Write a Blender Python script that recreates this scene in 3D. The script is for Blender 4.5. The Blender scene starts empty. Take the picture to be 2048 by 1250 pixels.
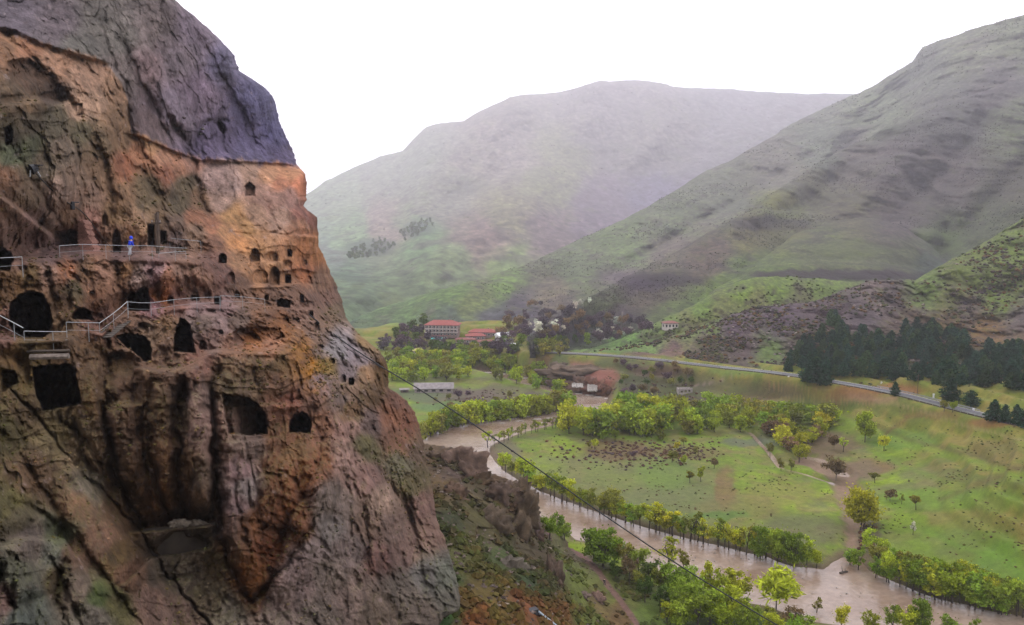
import bpy, bmesh, math, random
import numpy as np
from mathutils import Vector, Matrix
R = random.Random(7)
sc = bpy.context.scene
COL = sc.collection

# ------------------------------------------------------------------ camera
F_PX, CX, CY, CAM_Z = 1640.0, 1024.0, 625.0, 90.0
PITCH = math.atan(175.0 / F_PX)
cam_d = bpy.data.cameras.new('camera')
cam_d.sensor_width = 36.0
cam_d.lens = 36.0 * F_PX / 2048.0
cam_d.clip_start, cam_d.clip_end = 0.5, 20000.0
cam = bpy.data.objects.new('camera', cam_d)
cam.location = (0, 0, CAM_Z)
cam.rotation_euler = (math.pi / 2 - PITCH, 0, 0)
COL.objects.link(cam)
sc.camera = cam

# ------------------------------------------------------------------ light
SUN_EL, SUN_AZ = math.radians(42), math.radians(-28)     # azimuth from +Y towards +X
world = bpy.data.worlds.new('World')
sc.world = world
world.use_nodes = True
wn, wl = world.node_tree.nodes, world.node_tree.links
wn.clear()
wo = wn.new('ShaderNodeOutputWorld'); bg = wn.new('ShaderNodeBackground')
sky = wn.new('ShaderNodeTexSky'); sky.sky_type = 'NISHITA'; sky.sun_disc = False
sky.sun_elevation = SUN_EL; sky.sun_rotation = SUN_AZ
sky.dust_density = 2.0
hs = wn.new('ShaderNodeMixRGB'); hs.inputs[0].default_value = 0.86   # closed white cloud cover in front of the blue
hs.inputs[2].default_value = (27.0, 26.6, 27.6, 1)
wl.new(sky.outputs[0], hs.inputs[1])
tc = wn.new('ShaderNodeTexCoord'); sp = wn.new('ShaderNodeSeparateXYZ')
mr = wn.new('ShaderNodeMapRange'); mr.inputs[1].default_value = -0.06; mr.inputs[2].default_value = -0.01
mx = wn.new('ShaderNodeMixRGB'); mx.inputs[1].default_value = (1.6, 1.6, 1.4, 1)      # ground light below the horizon
wl.new(tc.outputs['Generated'], sp.inputs[0]); wl.new(sp.outputs[2], mr.inputs[0])
ov = wn.new('ShaderNodeMapRange'); ov.inputs[1].default_value = 0.0; ov.inputs[2].default_value = 1.0      # overcast sky: zenith about twice the horizon
ov.inputs[3].default_value = 0.72; ov.inputs[4].default_value = 1.5; wl.new(sp.outputs[2], ov.inputs[0])
ovs = wn.new('ShaderNodeVectorMath'); ovs.operation = 'SCALE'; wl.new(hs.outputs[0], ovs.inputs[0]); wl.new(ov.outputs[0], ovs.inputs['Scale'])
wl.new(mr.outputs[0], mx.inputs[0]); wl.new(ovs.outputs[0], mx.inputs[2])
wl.new(mx.outputs[0], bg.inputs[0]); bg.inputs[1].default_value = 0.1
wl.new(bg.outputs[0], wo.inputs[0])
sun_d = bpy.data.lights.new('sun', 'SUN'); sun_d.energy = 1.5; sun_d.angle = math.radians(16)
sun_d.color = (1.0, 0.95, 0.88)
sun = bpy.data.objects.new('sun', sun_d); COL.objects.link(sun)
sv = Vector((math.sin(SUN_AZ) * math.cos(SUN_EL), math.cos(SUN_AZ) * math.cos(SUN_EL), math.sin(SUN_EL)))
sun.rotation_euler = sv.to_track_quat('Z', 'Y').to_euler()
sun.location = (0, 0, 400)
vs = sc.view_settings
vs.view_transform = 'Standard'; vs.look = 'None'; vs.gamma = 1.0; vs.exposure = -0.38
vs.use_curve_mapping = False
sc.cycles.use_denoising = True
sc.cycles.max_bounces = 6; sc.cycles.diffuse_bounces = 3; sc.cycles.glossy_bounces = 2
sc.cycles.transmission_bounces = 3; sc.cycles.volume_bounces = 2; sc.cycles.transparent_max_bounces = 6

# ------------------------------------------------------------------ helpers
cP, sP = math.cos(PITCH), math.sin(PITCH)
def unproj(px, py, Y):
    """world point seen at photo pixel (px,py) that lies Y metres ahead of the camera"""
    px = np.asarray(px, float); py = np.asarray(py, float); Y = np.asarray(Y, float)
    u = (px - CX) / F_PX; v = -(py - CY) / F_PX
    dy = cP + sP * v; dz = -sP + cP * v
    return np.stack([Y * u / dy, Y + 0 * u, CAM_Z + Y * dz / dy], -1)
def proj(P):
    P = np.asarray(P, float); d = P - np.array([0, 0, CAM_Z])
    f = d[..., 1] * cP - d[..., 2] * sP; up = d[..., 1] * sP + d[..., 2] * cP
    return CX + F_PX * d[..., 0] / f, CY - F_PX * up / f
def y_at(px, py, z):
    v = -(np.asarray(py, float) - CY) / F_PX
    return (z - CAM_Z) * (cP + sP * v) / (-sP + cP * v)
def at_z(px, py, z):
    return unproj(px, py, y_at(px, py, z))

_rs = np.random.RandomState(11)
_perm = _rs.permutation(256).astype(np.int32); _perm = np.concatenate([_perm, _perm, _perm])
_g = _rs.normal(size=(256, 3)).astype(np.float32); _g /= np.linalg.norm(_g, axis=1)[:, None]
def pn(x, y, z):
    x = np.asarray(x, np.float32); y = np.asarray(y, np.float32) + 0 * x; z = np.asarray(z, np.float32) + 0 * x
    xi = np.floor(x).astype(np.int32); yi = np.floor(y).astype(np.int32); zi = np.floor(z).astype(np.int32)
    xf = x - xi; yf = y - yi; zf = z - zi
    xi &= 255; yi &= 255; zi &= 255
    fx = xf * xf * xf * (xf * (xf * 6 - 15) + 10); fy = yf * yf * yf * (yf * (yf * 6 - 15) + 10); fz = zf * zf * zf * (zf * (zf * 6 - 15) + 10)
    out = 0
    for i in (0, 1):
        wx = fx if i else 1 - fx; pa = _perm[xi + i]
        for j in (0, 1):
            wy = fy if j else 1 - fy; pb = _perm[pa + yi + j]
            for k in (0, 1):
                g = _g[_perm[pb + zi + k]]
                out = out + wx * wy * (fz if k else 1 - fz) * (g[..., 0] * (xf - i) + g[..., 1] * (yf - j) + g[..., 2] * (zf - k))
    return out * 1.6
def fbm(x, y, z, o=4, lac=2.03, gain=0.5):
    s = 0; a = 1.0; t = 0
    for k in range(o):
        s = s + a * pn(x + 17.3 * k, y - 9.1 * k, z + 4.7 * k); t += a
        x = x * lac; y = y * lac; z = z * lac; a *= gain
    return s / t
def ridged(x, y, z, o=4, lac=2.1, gain=0.5):
    s = 0; a = 1.0; t = 0
    for k in range(o):
        s = s + a * (1 - 2 * np.abs(pn(x + 7.3 * k, y - 3.1 * k, z + 14.7 * k))); t += a
        x = x * lac; y = y * lac; z = z * lac; a *= gain
    return s / t
def facets(x, y, z, seed=0):
    """cellular noise: every cell is a tilted plane, which reads as broken rock faces"""
    x = np.asarray(x, np.float32); y = np.asarray(y, np.float32); z = np.asarray(z, np.float32)
    xi = np.floor(x).astype(np.int32); yi = np.floor(y).astype(np.int32); zi = np.floor(z).astype(np.int32)
    best = np.full(x.shape, 1e9, np.float32); val = np.zeros(x.shape, np.float32)
    for i in (-1, 0, 1):
        pa = _perm[(xi + i + seed) & 255]
        for j in (-1, 0, 1):
            pb = _perm[pa + ((yi + j) & 255)]
            for k in (-1, 0, 1):
                h = _perm[pb + ((zi + k) & 255)]; g = _g[h]; g2 = _g[(h + 101) & 255]
                dx = x - xi - i - 0.5 - 0.45 * g[..., 0]; dy = y - yi - j - 0.5 - 0.45 * g[..., 1]; dz = z - zi - k - 0.5 - 0.45 * g[..., 2]
                d = dx * dx + dy * dy + dz * dz
                m = d < best
                v = g2[..., 0] * dx + g2[..., 1] * dy + g2[..., 2] * dz + 0.35 * g2[..., 0]
                best = np.where(m, d, best); val = np.where(m, v, val)
    return val
def sstep(a, b, x):
    t = np.clip((x - a) / (b - a), 0, 1); return t * t * (3 - 2 * t)
def tps(pts, vals, sx=1.0, sy=1.0, lam=1e-3):
    """thin plate spline through scattered samples"""
    A = np.asarray(pts, float) / np.array([sx, sy]); n = len(A)
    def U(r2): return 0.5 * r2 * np.log(r2 + 1e-12)
    d = ((A[:, None] - A[None]) ** 2).sum(-1)
    K = U(d) + lam * np.eye(n); P = np.c_[np.ones(n), A]
    M = np.block([[K, P], [P.T, np.zeros((3, 3))]])
    w = np.linalg.solve(M, np.r_[np.asarray(vals, float), 0, 0, 0])
    def ev(x, y):
        x = np.asarray(x, float) / sx; y = np.asarray(y, float) / sy; sh = x.shape; x = x.ravel(); y = y.ravel()
        r = w[n] + w[n + 1] * x + w[n + 2] * y
        for i in range(n):
            r += w[i] * U((x - A[i, 0]) ** 2 + (y - A[i, 1]) ** 2)
        return r.reshape(sh)
    return ev
def seg_d(px, py, line):
    """distance to a polyline and the parameter 0..1 along it"""
    best = np.full(px.shape, 1e9); tt = np.zeros(px.shape); n = len(line) - 1
    for i in range(n):
        (ax, ay), (bx, by) = line[i][:2], line[i + 1][:2]
        dx, dy = bx - ax, by - ay; L = dx * dx + dy * dy + 1e-9
        t = np.clip(((px - ax) * dx + (py - ay) * dy) / L, 0, 1)
        d = np.hypot(px - ax - t * dx, py - ay - t * dy)
        m = d < best; best = np.where(m, d, best); tt = np.where(m, (i + t) / n, tt)
    return best, tt
def poly_sd(px, py, poly):
    """signed distance to a polygon, positive inside"""
    d, _ = seg_d(px, py, list(poly) + [poly[0]])
    ins = np.zeros(px.shape, bool); n = len(poly)
    for i in range(n):
        (ax, ay), (bx, by) = poly[i], poly[(i + 1) % n]
        c = ((ay > py) != (by > py)) & (px < (bx - ax) * (py - ay) / ((by - ay) + 1e-12) + ax)
        ins ^= c
    return np.where(ins, d, -d)
def lin(c):
    c = np.asarray(c, float) / 255.0
    return np.where(c <= 0.04045, c / 12.92, ((c + 0.055) / 1.055) ** 2.4)
def shepard(px, py, samples, p=4.0, eps=8.0):
    out = np.zeros(px.shape + (3,)); W = np.zeros(px.shape)
    for (x, y, c) in samples:
        w = 1.0 / ((px - x) ** 2 + (py - y) ** 2 + eps * eps) ** (p / 2)
        out += w[..., None] * lin(c); W += w
    return out / W[..., None]
def line_y(pts, x):
    xs = [p[0] for p in pts]; ys = [p[1] for p in pts]
    return np.interp(x, xs, ys)

def set_props(o, label=None, cat=None, group=None, kind=None):
    if label: o['label'] = label
    if cat: o['category'] = cat
    if group: o['group'] = group
    if kind: o['kind'] = kind
    return o
def link(o, parent=None):
    COL.objects.link(o)
    if parent is not None: o.parent = parent
    return o
def mesh_np(name, V, Fc, mat, col=None, smooth=True):
    me = bpy.data.meshes.new(name)
    V = np.asarray(V, np.float32); Fc = np.asarray(Fc, np.int32); k = Fc.shape[1]
    me.vertices.add(len(V)); me.vertices.foreach_set('co', V.ravel())
    me.loops.add(Fc.size); me.loops.foreach_set('vertex_index', Fc.ravel())
    me.polygons.add(len(Fc)); me.polygons.foreach_set('loop_start', np.arange(0, Fc.size, k, dtype=np.int32))
    me.update(calc_edges=True)
    me.polygons.foreach_set('use_smooth', np.full(len(Fc), smooth))
    if col is not None:
        a = me.color_attributes.new('Col', 'FLOAT_COLOR', 'POINT')
        c = np.ones((len(V), 4), np.float32); c[:, :3] = col
        a.data.foreach_set('color', c.ravel())
    if mat is not None: me.materials.append(mat)
    me.update()
    return me
def grid_faces(nr, nc):
    i = np.arange(nr * nc).reshape(nr, nc)
    return np.stack([i[:-1, :-1], i[1:, :-1], i[1:, 1:], i[:-1, 1:]], -1).reshape(-1, 4)
def grid_normals(P):
    du = np.gradient(P, axis=1); dv = np.gradient(P, axis=0)
    n = np.cross(dv, du); n /= np.linalg.norm(n, axis=-1)[..., None] + 1e-9
    return n

# ------------------------------------------------------------------ materials
def nodes_of(name):
    m = bpy.data.materials.new(name); m.use_nodes = True
    nt = m.node_tree; nt.nodes.clear()
    return m, nt.nodes, nt.links
def terrain_mat(name, s1, s2, amp=0.35, bump=0.3, bdist=0.2, rough=0.95, zs=1.0, vor=0.0, spec=0.2):
    """vertex colour for the region, procedural grain and relief on top"""
    m, n, l = nodes_of(name)
    out = n.new('ShaderNodeOutputMaterial'); b = n.new('ShaderNodeBsdfPrincipled')
    a = n.new('ShaderNodeVertexColor'); a.layer_name = 'Col'
    g = n.new('ShaderNodeNewGeometry'); mp = n.new('ShaderNodeMapping'); mp.inputs['Scale'].default_value = (1, 1, zs)
    l.new(g.outputs['Position'], mp.inputs[0])
    n1 = n.new('ShaderNodeTexNoise'); n1.inputs['Scale'].default_value = s1; n1.inputs['Detail'].default_value = 6; n1.inputs['Roughness'].default_value = 0.65
    n2 = n.new('ShaderNodeTexNoise'); n2.inputs['Scale'].default_value = s2; n2.inputs['Detail'].default_value = 5; n2.inputs['Roughness'].default_value = 0.7
    l.new(mp.outputs[0], n1.inputs[0]); l.new(g.outputs['Position'], n2.inputs[0])
    r = n.new('ShaderNodeMapRange'); r.inputs[1].default_value = 0.3; r.inputs[2].default_value = 0.7
    r.inputs[3].default_value = 1 - amp; r.inputs[4].default_value = 1 + amp
    l.new(n1.outputs[0], r.inputs[0])
    r2 = n.new('ShaderNodeMapRange'); r2.inputs[1].default_value = 0.3; r2.inputs[2].default_value = 0.7
    r2.inputs[3].default_value = 1 - amp * 0.8; r2.inputs[4].default_value = 1 + amp * 0.8
    l.new(n2.outputs[0], r2.inputs[0])
    mu = n.new('ShaderNodeMath'); mu.operation = 'MULTIPLY'; l.new(r.outputs[0], mu.inputs[0]); l.new(r2.outputs[0], mu.inputs[1])
    vm = n.new('ShaderNodeVectorMath'); vm.operation = 'SCALE'; l.new(a.outputs[0], vm.inputs[0]); l.new(mu.outputs[0], vm.inputs['Scale'])
    l.new(vm.outputs[0], b.inputs['Base Color'])
    b.inputs['Roughness'].default_value = rough; b.inputs['Specular IOR Level'].default_value = spec
    h = n.new('ShaderNodeMath'); h.operation = 'ADD'; l.new(n1.outputs[0], h.inputs[0]); l.new(n2.outputs[0], h.inputs[1])
    hh = h.outputs[0]
    if vor > 0:
        v = n.new('ShaderNodeTexVoronoi'); v.feature = 'DISTANCE_TO_EDGE'; v.inputs['Scale'].default_value = vor
        wv = n.new('ShaderNodeVectorMath'); wv.operation = 'ADD'
        l.new(n1.outputs[1], wv.inputs[0]); l.new(mp.outputs[0], wv.inputs[1]); l.new(wv.outputs[0], v.inputs[0])
        vr = n.new('ShaderNodeMapRange'); vr.inputs[2].default_value = 0.08; l.new(v.outputs[0], vr.inputs[0])
        h2 = n.new('ShaderNodeMath'); h2.operation = 'MULTIPLY_ADD'; h2.inputs[1].default_value = 0.35
        l.new(vr.outputs[0], h2.inputs[0]); l.new(hh, h2.inputs[2]); hh = h2.outputs[0]
    bp = n.new('ShaderNodeBump'); bp.inputs['Strength'].default_value = bump; bp.inputs['Distance'].default_value = bdist
    l.new(hh, bp.inputs['Height']); l.new(bp.outputs[0], b.inputs['Normal'])
    l.new(b.outputs[0], out.inputs[0])
    return m
def flat_mat(name, c, rough=0.7, metal=0.0, amp=0.15, scale=3.0, bump=0.0, spec=0.4):
    m, n, l = nodes_of(name)
    out = n.new('ShaderNodeOutputMaterial'); b = n.new('ShaderNodeBsdfPrincipled')
    t = n.new('ShaderNodeTexCoord')
    n1 = n.new('ShaderNodeTexNoise'); n1.inputs['Scale'].default_value = scale; n1.inputs['Detail'].default_value = 5
    l.new(t.outputs['Object'], n1.inputs[0])
    r = n.new('ShaderNodeMapRange'); r.inputs[1].default_value = 0.3; r.inputs[2].default_value = 0.7
    r.inputs[3].default_value = 1 - amp; r.inputs[4].default_value = 1 + amp
    l.new(n1.outputs[0], r.inputs[0])
    vm = n.new('ShaderNodeVectorMath'); vm.operation = 'SCALE'; vm.inputs[0].default_value = c
    l.new(r.outputs[0], vm.inputs['Scale']); l.new(vm.outputs[0], b.inputs['Base Color'])
    b.inputs['Roughness'].default_value = rough; b.inputs['Metallic'].default_value = metal
    b.inputs['Specular IOR Level'].default_value = spec
    if bump:
        bp = n.new('ShaderNodeBump'); bp.inputs['Strength'].default_value = bump; bp.inputs['Distance'].default_value = 0.05
        l.new(n1.outputs[0], bp.inputs['Height']); l.new(bp.outputs[0], b.inputs['Normal'])
    l.new(b.outputs[0], out.inputs[0])
    return m
# ------------------------------------------------------------------ valley floor (height field in world coordinates)
RIVER = [(1140,783),(1218,792),(1212,815),(1196,832),(1130,846),(1060,862),(1005,880),(982,893),(984,912),(1005,936),(1035,957),(1085,982),(1130,1000),(1200,1024),(1270,1047),(1350,1070),(1440,1090),(1530,1112),(1590,1132),(1645,1137),(1668,1122),(1698,1106),(1722,1118),(1745,1142),(1830,1180),(1900,1203),(2000,1222),(2200,1262),(2500,1310),
 (2500,1480),(2300,1420),(1900,1320),(1700,1258),(1600,1240),(1530,1215),(1450,1200),(1380,1172),(1320,1150),(1260,1122),(1200,1093),(1150,1080),(1110,1055),(1055,1035),(1000,985),(950,955),(890,925),(820,925),(780,905),(810,885),(850,876),(880,860),(960,843),(1050,833),(1110,822),(1135,812)]
CHANNEL = [(1600,912),(1640,916),(1676,932),(1704,955),(1728,985),(1735,1020),(1722,1060),(1716,1100),(1690,1100),(1692,1060),(1680,1020),(1668,985),(1656,960),(1622,938),(1580,928)]
UPSTREAM = [(935,738),(1000,742),(1060,754),(1100,764),(1150,783),(1140,800),(1085,782),(1020,764),(950,750)]
BROOK = [(1420,848),(1500,866),(1540,908),(1562,938),(1610,950),(1662,968)]
LOOP = [(1606,914),(1640,920),(1668,934),(1690,950)]
def wpoly(poly): return [tuple(at_z(p[0], p[1], 0.0)[:2]) for p in poly]
W_LOOP = wpoly(LOOP); W_RIVER, W_CHAN, W_UP, W_BROOK = wpoly(RIVER), wpoly(CHANNEL), wpoly(UPSTREAM), wpoly(BROOK)

ROAD = [(2120,866,24),(2048,850,22.5),(1970,832,21),(1870,807,19.5),(1780,783,18.5),(1660,763,18),(1575,748,17.5),(1500,741,17),(1430,734,16.5),(1300,718,15.5),(1200,710,15),(1110,706,14.5),(1060,704,14)]
W_ROAD = [tuple(at_z(p[0], p[1], p[2])) for p in ROAD]
FIELD = [(1050,900,1.3),(1200,950,1.6),(1400,870,2),(1300,1000,1.6),(1500,1000,1.8),(1600,1085,1.2),(1120,920,1.4),(1250,870,2),(1450,920,1.8),
 (1740,1000,2.5),(1780,1080,2.2),(1880,1160,2.4),(2040,1195,3),(1860,1050,4.5),(1960,1060,8),(2040,1060,12),(2040,960,21),(1930,950,11),(1820,930,5),(1740,870,5),(1830,870,9),(1920,880,15),(2040,890,21),
 (1990,860,18),(1700,800,11),(1560,790,7),(1350,785,5),(1620,830,3.5),(1250,800,3),(1215,770,7),(1160,745,8),(1480,760,11),(1400,752,11),
 (950,690,8),(885,668,13),(1000,674,13),(1200,692,14),(800,720,4),(900,722,4),(830,760,2),(1060,740,5),(750,700,6),(850,790,2),(960,800,2),(1080,800,1.5),(780,850,1.5),(1110,722,9),
 (2200,1240,4),(2200,1100,14),(2200,950,28),(1450,820,3),(1540,850,2.2),(1640,880,2.5),(1700,930,2.2)]
_p = []; _v = []
for (a, b, z) in FIELD:
    P = at_z(a, b, z); _p.append(P[:2]); _v.append(z)
for P in W_ROAD: _p.append(P[:2]); _v.append(P[2])
for P in [(-250,250,2),(-250,500,3),(-250,650,8),(60,130,2),(200,130,2),(-60,200,1),(0,200,1.5),(330,360,25),(250,480,20),(150,560,18),(50,640,20),(-120,680,22),(400,300,28),(380,200,25),(200,700,26),(400,600,26),(-250,760,24),(500,420,28)]:
    _p.append(P[:2]); _v.append(P[2])
_hf = tps(_p, _v, 100, 100, 0.02)
def brook_w(t): return 0.9
def h_valley(X, Y, detail=True):
    z = _hf(X, Y)
    z = np.clip(z, 0.9, 40)
    n = fbm(X * 0.02, Y * 0.02, 0 * X, 4)
    steep = sstep(3.5, 12, z)
    z = z + n * (0.35 + 2.6 * steep)
    # terraces and banks on the right hand slope
    tz = z + 1.6 * fbm(X * 0.03 + 9, Y * 0.03, 0 * X + 3, 2)
    k = 3.4; fr = tz / k - np.floor(tz / k)
    z = z + steep * 1.8 * (sstep(0.25, 0.75, fr) - fr) * k * 0.6
    if detail: z = z + 0.12 * fbm(X * 0.35, Y * 0.35, 0 * X + 7, 3)
    # road bench
    d, t = seg_d(X, Y, [p[:2] for p in W_ROAD])
    zr = np.interp(t, np.linspace(0, 1, len(W_ROAD)), [p[2] for p in W_ROAD])
    # the ground behind the road dips under the hill sheets
    rx = np.array([p[0] for p in W_ROAD]); ry = np.array([p[1] for p in W_ROAD])
    yr = np.interp(X, rx[::-1], ry[::-1], left=1e4)
    far = (Y > yr) & (X > rx.min())
    z = np.where(far, z - 0.22 * np.clip(d - 10, 0, 90), z)
    z = z - (z - 4) * sstep(600, 660, Y)
    w = 1 - sstep(4.5, 11, d)
    z = z * (1 - w) + zr * w
    wob = 1.2 * fbm(X * 0.12, Y * 0.12, 0 * X + 5, 3)
    sd = poly_sd(X, Y, W_CHAN) + wob
    z = z * (1 - sstep(-2, 1.5, sd)) + (.14 + .1 * fbm(X * .3, Y * .3, 0 * X, 3)) * sstep(-2, 1.5, sd)
    for poly, dep in ((W_RIVER, 2.2), (W_UP, 1.5)):
        sd = poly_sd(X, Y, poly) + wob * (1 if dep > 1 else .5)
        z = z * (1 - sstep(-5, 0.3, sd)) + 0.35 * sstep(-5, 0.3, sd)
        z = z - dep * sstep(-0.6, 4, sd)
    d, t = seg_d(X, Y, W_LOOP); d = d + wob * .5
    z = z * sstep(1.0, 3.2, d) - 0.25 * (1 - sstep(1.0, 3.2, d))
    d, t = seg_d(X, Y, W_BROOK)
    d = d + wob * 0.3
    z = z * sstep(0.6, 2.5, d) - 0.25 * (1 - sstep(0.6, 2.5, d))
    return z
def hit_valley(px, py):
    """first point of the valley ground seen at a photo pixel"""
    px = float(px); py = float(py)
    Ys = np.linspace(110, 760, 651)
    P = unproj(np.full(651, px), np.full(651, py), Ys)
    h = h_valley(P[:, 0], P[:, 1], False)
    i = np.argmax(P[:, 2] < h)
    if not (P[:, 2] < h).any(): i = 650
    return P[max(i, 0), 0], P[i, 1], h[i]

def axis(*segs):
    a = []
    for (s, e, st) in segs: a.append(np.arange(s, e, st))
    return np.concatenate(a)

M_grass = terrain_mat('grass_ground', 0.5, 3.0, amp=0.22, bump=0.35, bdist=0.25)
M_hill = terrain_mat('hill_ground', 0.03, 0.2, amp=0.4, bump=0.6, bdist=3.0)
M_slope = terrain_mat('slope_ground', 0.6, 3.5, amp=0.35, bump=0.6, bdist=0.3, vor=0.5)
M_rock = terrain_mat('cliff_rock', 0.8, 4.2, amp=0.42, bump=1.0, bdist=0.22, zs=0.55, vor=0.0)

uu = np.concatenate([np.arange(560, 900, 8), np.arange(900, 2140, 3.2), np.arange(2140, 2500, 16)])
YY = 105 * (790 / 105.0) ** np.linspace(0, 1, 470)
GU, GY = np.meshgrid(uu, YY)
GX = GY * (GU - CX) / F_PX
Zv = h_valley(GX, GY)
Pv = np.stack([GX, GY, Zv], -1)
PX, PY = proj(Pv)
def blobs(base, px, py, items, wx=0.03, amp=10):
    """colour patches (x, y, rx, ry, colour, strength) with noisy rims, mixed into base"""
    a = fbm(px * wx, py * wx * 1.8, 0 * px + 2, 4) * amp; b = fbm(px * wx, py * wx * 1.8, 0 * px + 31, 4) * amp
    for (x, y, rx, ry, c, s) in items:
        d = np.sqrt(((px + a * 2 - x) / rx) ** 2 + ((py + b - y) / ry) ** 2)
        w = (s * (1 - sstep(0.7, 1.25, d)))[..., None]
        base = base * (1 - w) + lin(c) * w
    return base
GR1, GR2, GR3, EARTH, OLIVE, STRAW = (100,120,32), (118,138,32), (116,108,62), (104,82,60), (92,92,38), (130,114,54)
def valley_colour(X, Y, Z, px, py):
    n1 = fbm(X * 0.025, Y * 0.025, 0 * X, 4)[..., None]; n2 = fbm(X * 0.11, Y * 0.11, 0 * X + 9, 4)[..., None]
    n3 = fbm(X * 0.5, Y * 0.5, 0 * X + 4, 3)[..., None]
    c = lin(GR1) * np.ones(X.shape + (1,))
    c = c + (lin(GR2) - c) * sstep(-0.1, 0.4, n1)
    c = c + (lin(GR3) - c) * 0.8 * sstep(-0.1, 0.35, n2)
    c = c + (lin(EARTH) - c) * 0.55 * sstep(0.25, 0.5, -n1 - 0.4 * n2)
    c = c * (1 + 0.35 * n3)
    c = c + (lin((98, 98, 66)) - c) * 0.75 * sstep(0.02, 0.35, fbm(X * 0.04 + 50, Y * 0.04, 0 * X, 5, 2.1, .6)[..., None])
    c = c * (1 + .5 * fbm(X * 0.06 + 9, Y * 0.09, 0 * X, 5, 2.1, .6)[..., None])
    st = sstep(4, 12, Z)[..., None]
    c = c * (1 - st * 0.6) + st * 0.6 * (lin(OLIVE) * (1 - sstep(-0.2, 0.2, n2)) + lin(STRAW) * sstep(-0.2, 0.2, n2))
    it = [(1250,960,200,60,(104,106,66),.65),(1010,905,30,28,(98,88,72),.8),(1350,1010,130,45,(98,104,66),.7),(1230,900,70,22,(96,70,54),.75),(1370,905,95,14,(100,76,58),.6),(1500,885,60,8,(84,86,80),.7),(1330,950,60,30,(92,120,44),.5),
      (1450,975,22,40,(112,84,58),.7),(1480,1020,90,25,(110,100,60),.6),(1560,990,80,25,(118,112,60),.6),(1600,1060,90,35,(92,90,64),.7),(1420,1060,90,18,(102,96,62),.6),(1440,1030,60,8,(70,112,40),.6),
      (1660,890,60,26,(104,84,68),.85),(1730,935,60,18,(116,90,60),.75),(1720,940,40,22,(96,82,84),.4),(1850,1000,100,26,(92,120,38),.7),(1900,1090,140,40,(94,114,40),.6),(1980,1000,70,26,(98,124,40),.6),(2010,1130,60,50,(86,124,36),.6),(1930,1040,70,20,(112,112,50),.6),
      (1740,1080,24,40,(84,66,64),.7),(1990,900,60,22,(104,92,50),.7),(2000,960,60,14,(92,98,46),.6),(1800,880,80,18,(84,116,42),.7),(1990,845,60,10,(120,76,50),.7),(1760,780,100,10,(128,84,52),.8),(1700,795,60,10,(120,84,56),.8),(1860,830,60,9,(112,86,50),.7),
      (1600,812,160,10,(74,88,44),.7),(1450,800,120,8,(76,60,54),.7),(1330,770,100,34,(64,62,48),.8),(1240,740,70,30,(70,74,48),.8),(1320,740,60,14,(92,64,60),.6),(1480,745,60,8,(100,122,56),.7),(1540,790,90,14,(84,70,46),.8),(1480,775,120,16,(74,72,48),.7),(1380,760,50,10,(98,96,56),.5),
      (1200,775,26,30,(122,72,58),.95),(1150,745,45,24,(128,88,78),.95),(1195,752,50,16,(124,78,66),.9),(1100,722,40,14,(120,78,60),.6),(1120,725,22,18,(66,102,58),.6),(1230,700,120,6,(80,110,60),.8),(1330,705,80,8,(100,72,76),.8),
      (900,790,120,14,(92,76,74),.8),(880,815,60,12,(84,108,64),.8),(1000,790,80,20,(88,76,66),.7),(830,790,60,14,(80,96,60),.7),(1080,800,50,16,(80,70,66),.7)]
    c = blobs(c, px, py, it)
    for (ln, wd, cc, st_) in (([(1450,812),(1560,800),(1700,800),(1800,808),(1860,826),(1930,850),(2060,886)], 3, (134,122,78), .7), ([(1640,812),(1720,842),(1820,880),(1920,905),(2060,945)], 5, (84,74,44), .55), ([(1640,818),(1720,850),(1820,890),(1920,916),(2060,960)], 7, (110,134,40), .6),
      ([(1750,905),(1850,950),(1940,985),(2060,1000)], 6, (96,122,36), .5), ([(1880,1000),(1950,970),(2060,925)], 5, (92,78,46), .5), ([(1900,1020),(1970,985),(2060,940)], 7, (112,134,40), .5), ([(1850,1060),(1940,1100),(2060,1130)], 6, (92,124,36), .5), ([(1760,880),(1780,860),(1815,838)], 4, (92,62,40), .6),
      ([(1290,800),(1360,792),(1440,800)], 3, (60,50,50), .6), ([(1390,772),(1440,762),(1462,752)], 2, (140,118,112), .6), ([(1530,768),(1600,778),(1660,772)], 3, (150,112,84), .5), ([(1700,790),(1740,800),(1790,798)], 6, (146,112,88), .7)):
        d, _ = seg_d(px + 5 * fbm(px * .03, py * .03, 0 * px, 3), py + 5 * fbm(px * .03 + 7, py * .03, 0 * px, 3), ln)
        w = (np.exp(-(d / wd) ** 2) * st_)[..., None]; c = c * (1 - w) + lin(cc) * w
    # muddy rims of the water
    sd = poly_sd(X, Y, W_CHAN) + 2.5 * fbm(X * .2, Y * .2, 0 * X, 3)
    w = (sstep(-1.5, 1.5, sd) * 0.85)[..., None]; c = c * (1 - w) + lin((128, 102, 90)) * (1 + .4 * n2) * w
    for poly in (W_RIVER, W_UP):
        sd = poly_sd(X, Y, poly)
        w = (sstep(-3.5, -0.5, sd + 1.5 * fbm(X * .2, Y * .2, 0 * X, 2)) * 0.85)[..., None]
        c = c * (1 - w) + lin((98, 80, 66)) * w
    return c
c = valley_colour(GX, GY, Zv, PX, PY)
K_GRASS = 0.70
me = mesh_np('valley_floor', Pv.reshape(-1, 3), grid_faces(*GX.shape)[:, ::-1], M_grass, (c * K_GRASS).reshape(-1, 3))
o = set_props(link(bpy.data.objects.new('valley_ground', me)), kind='structure')

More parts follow.
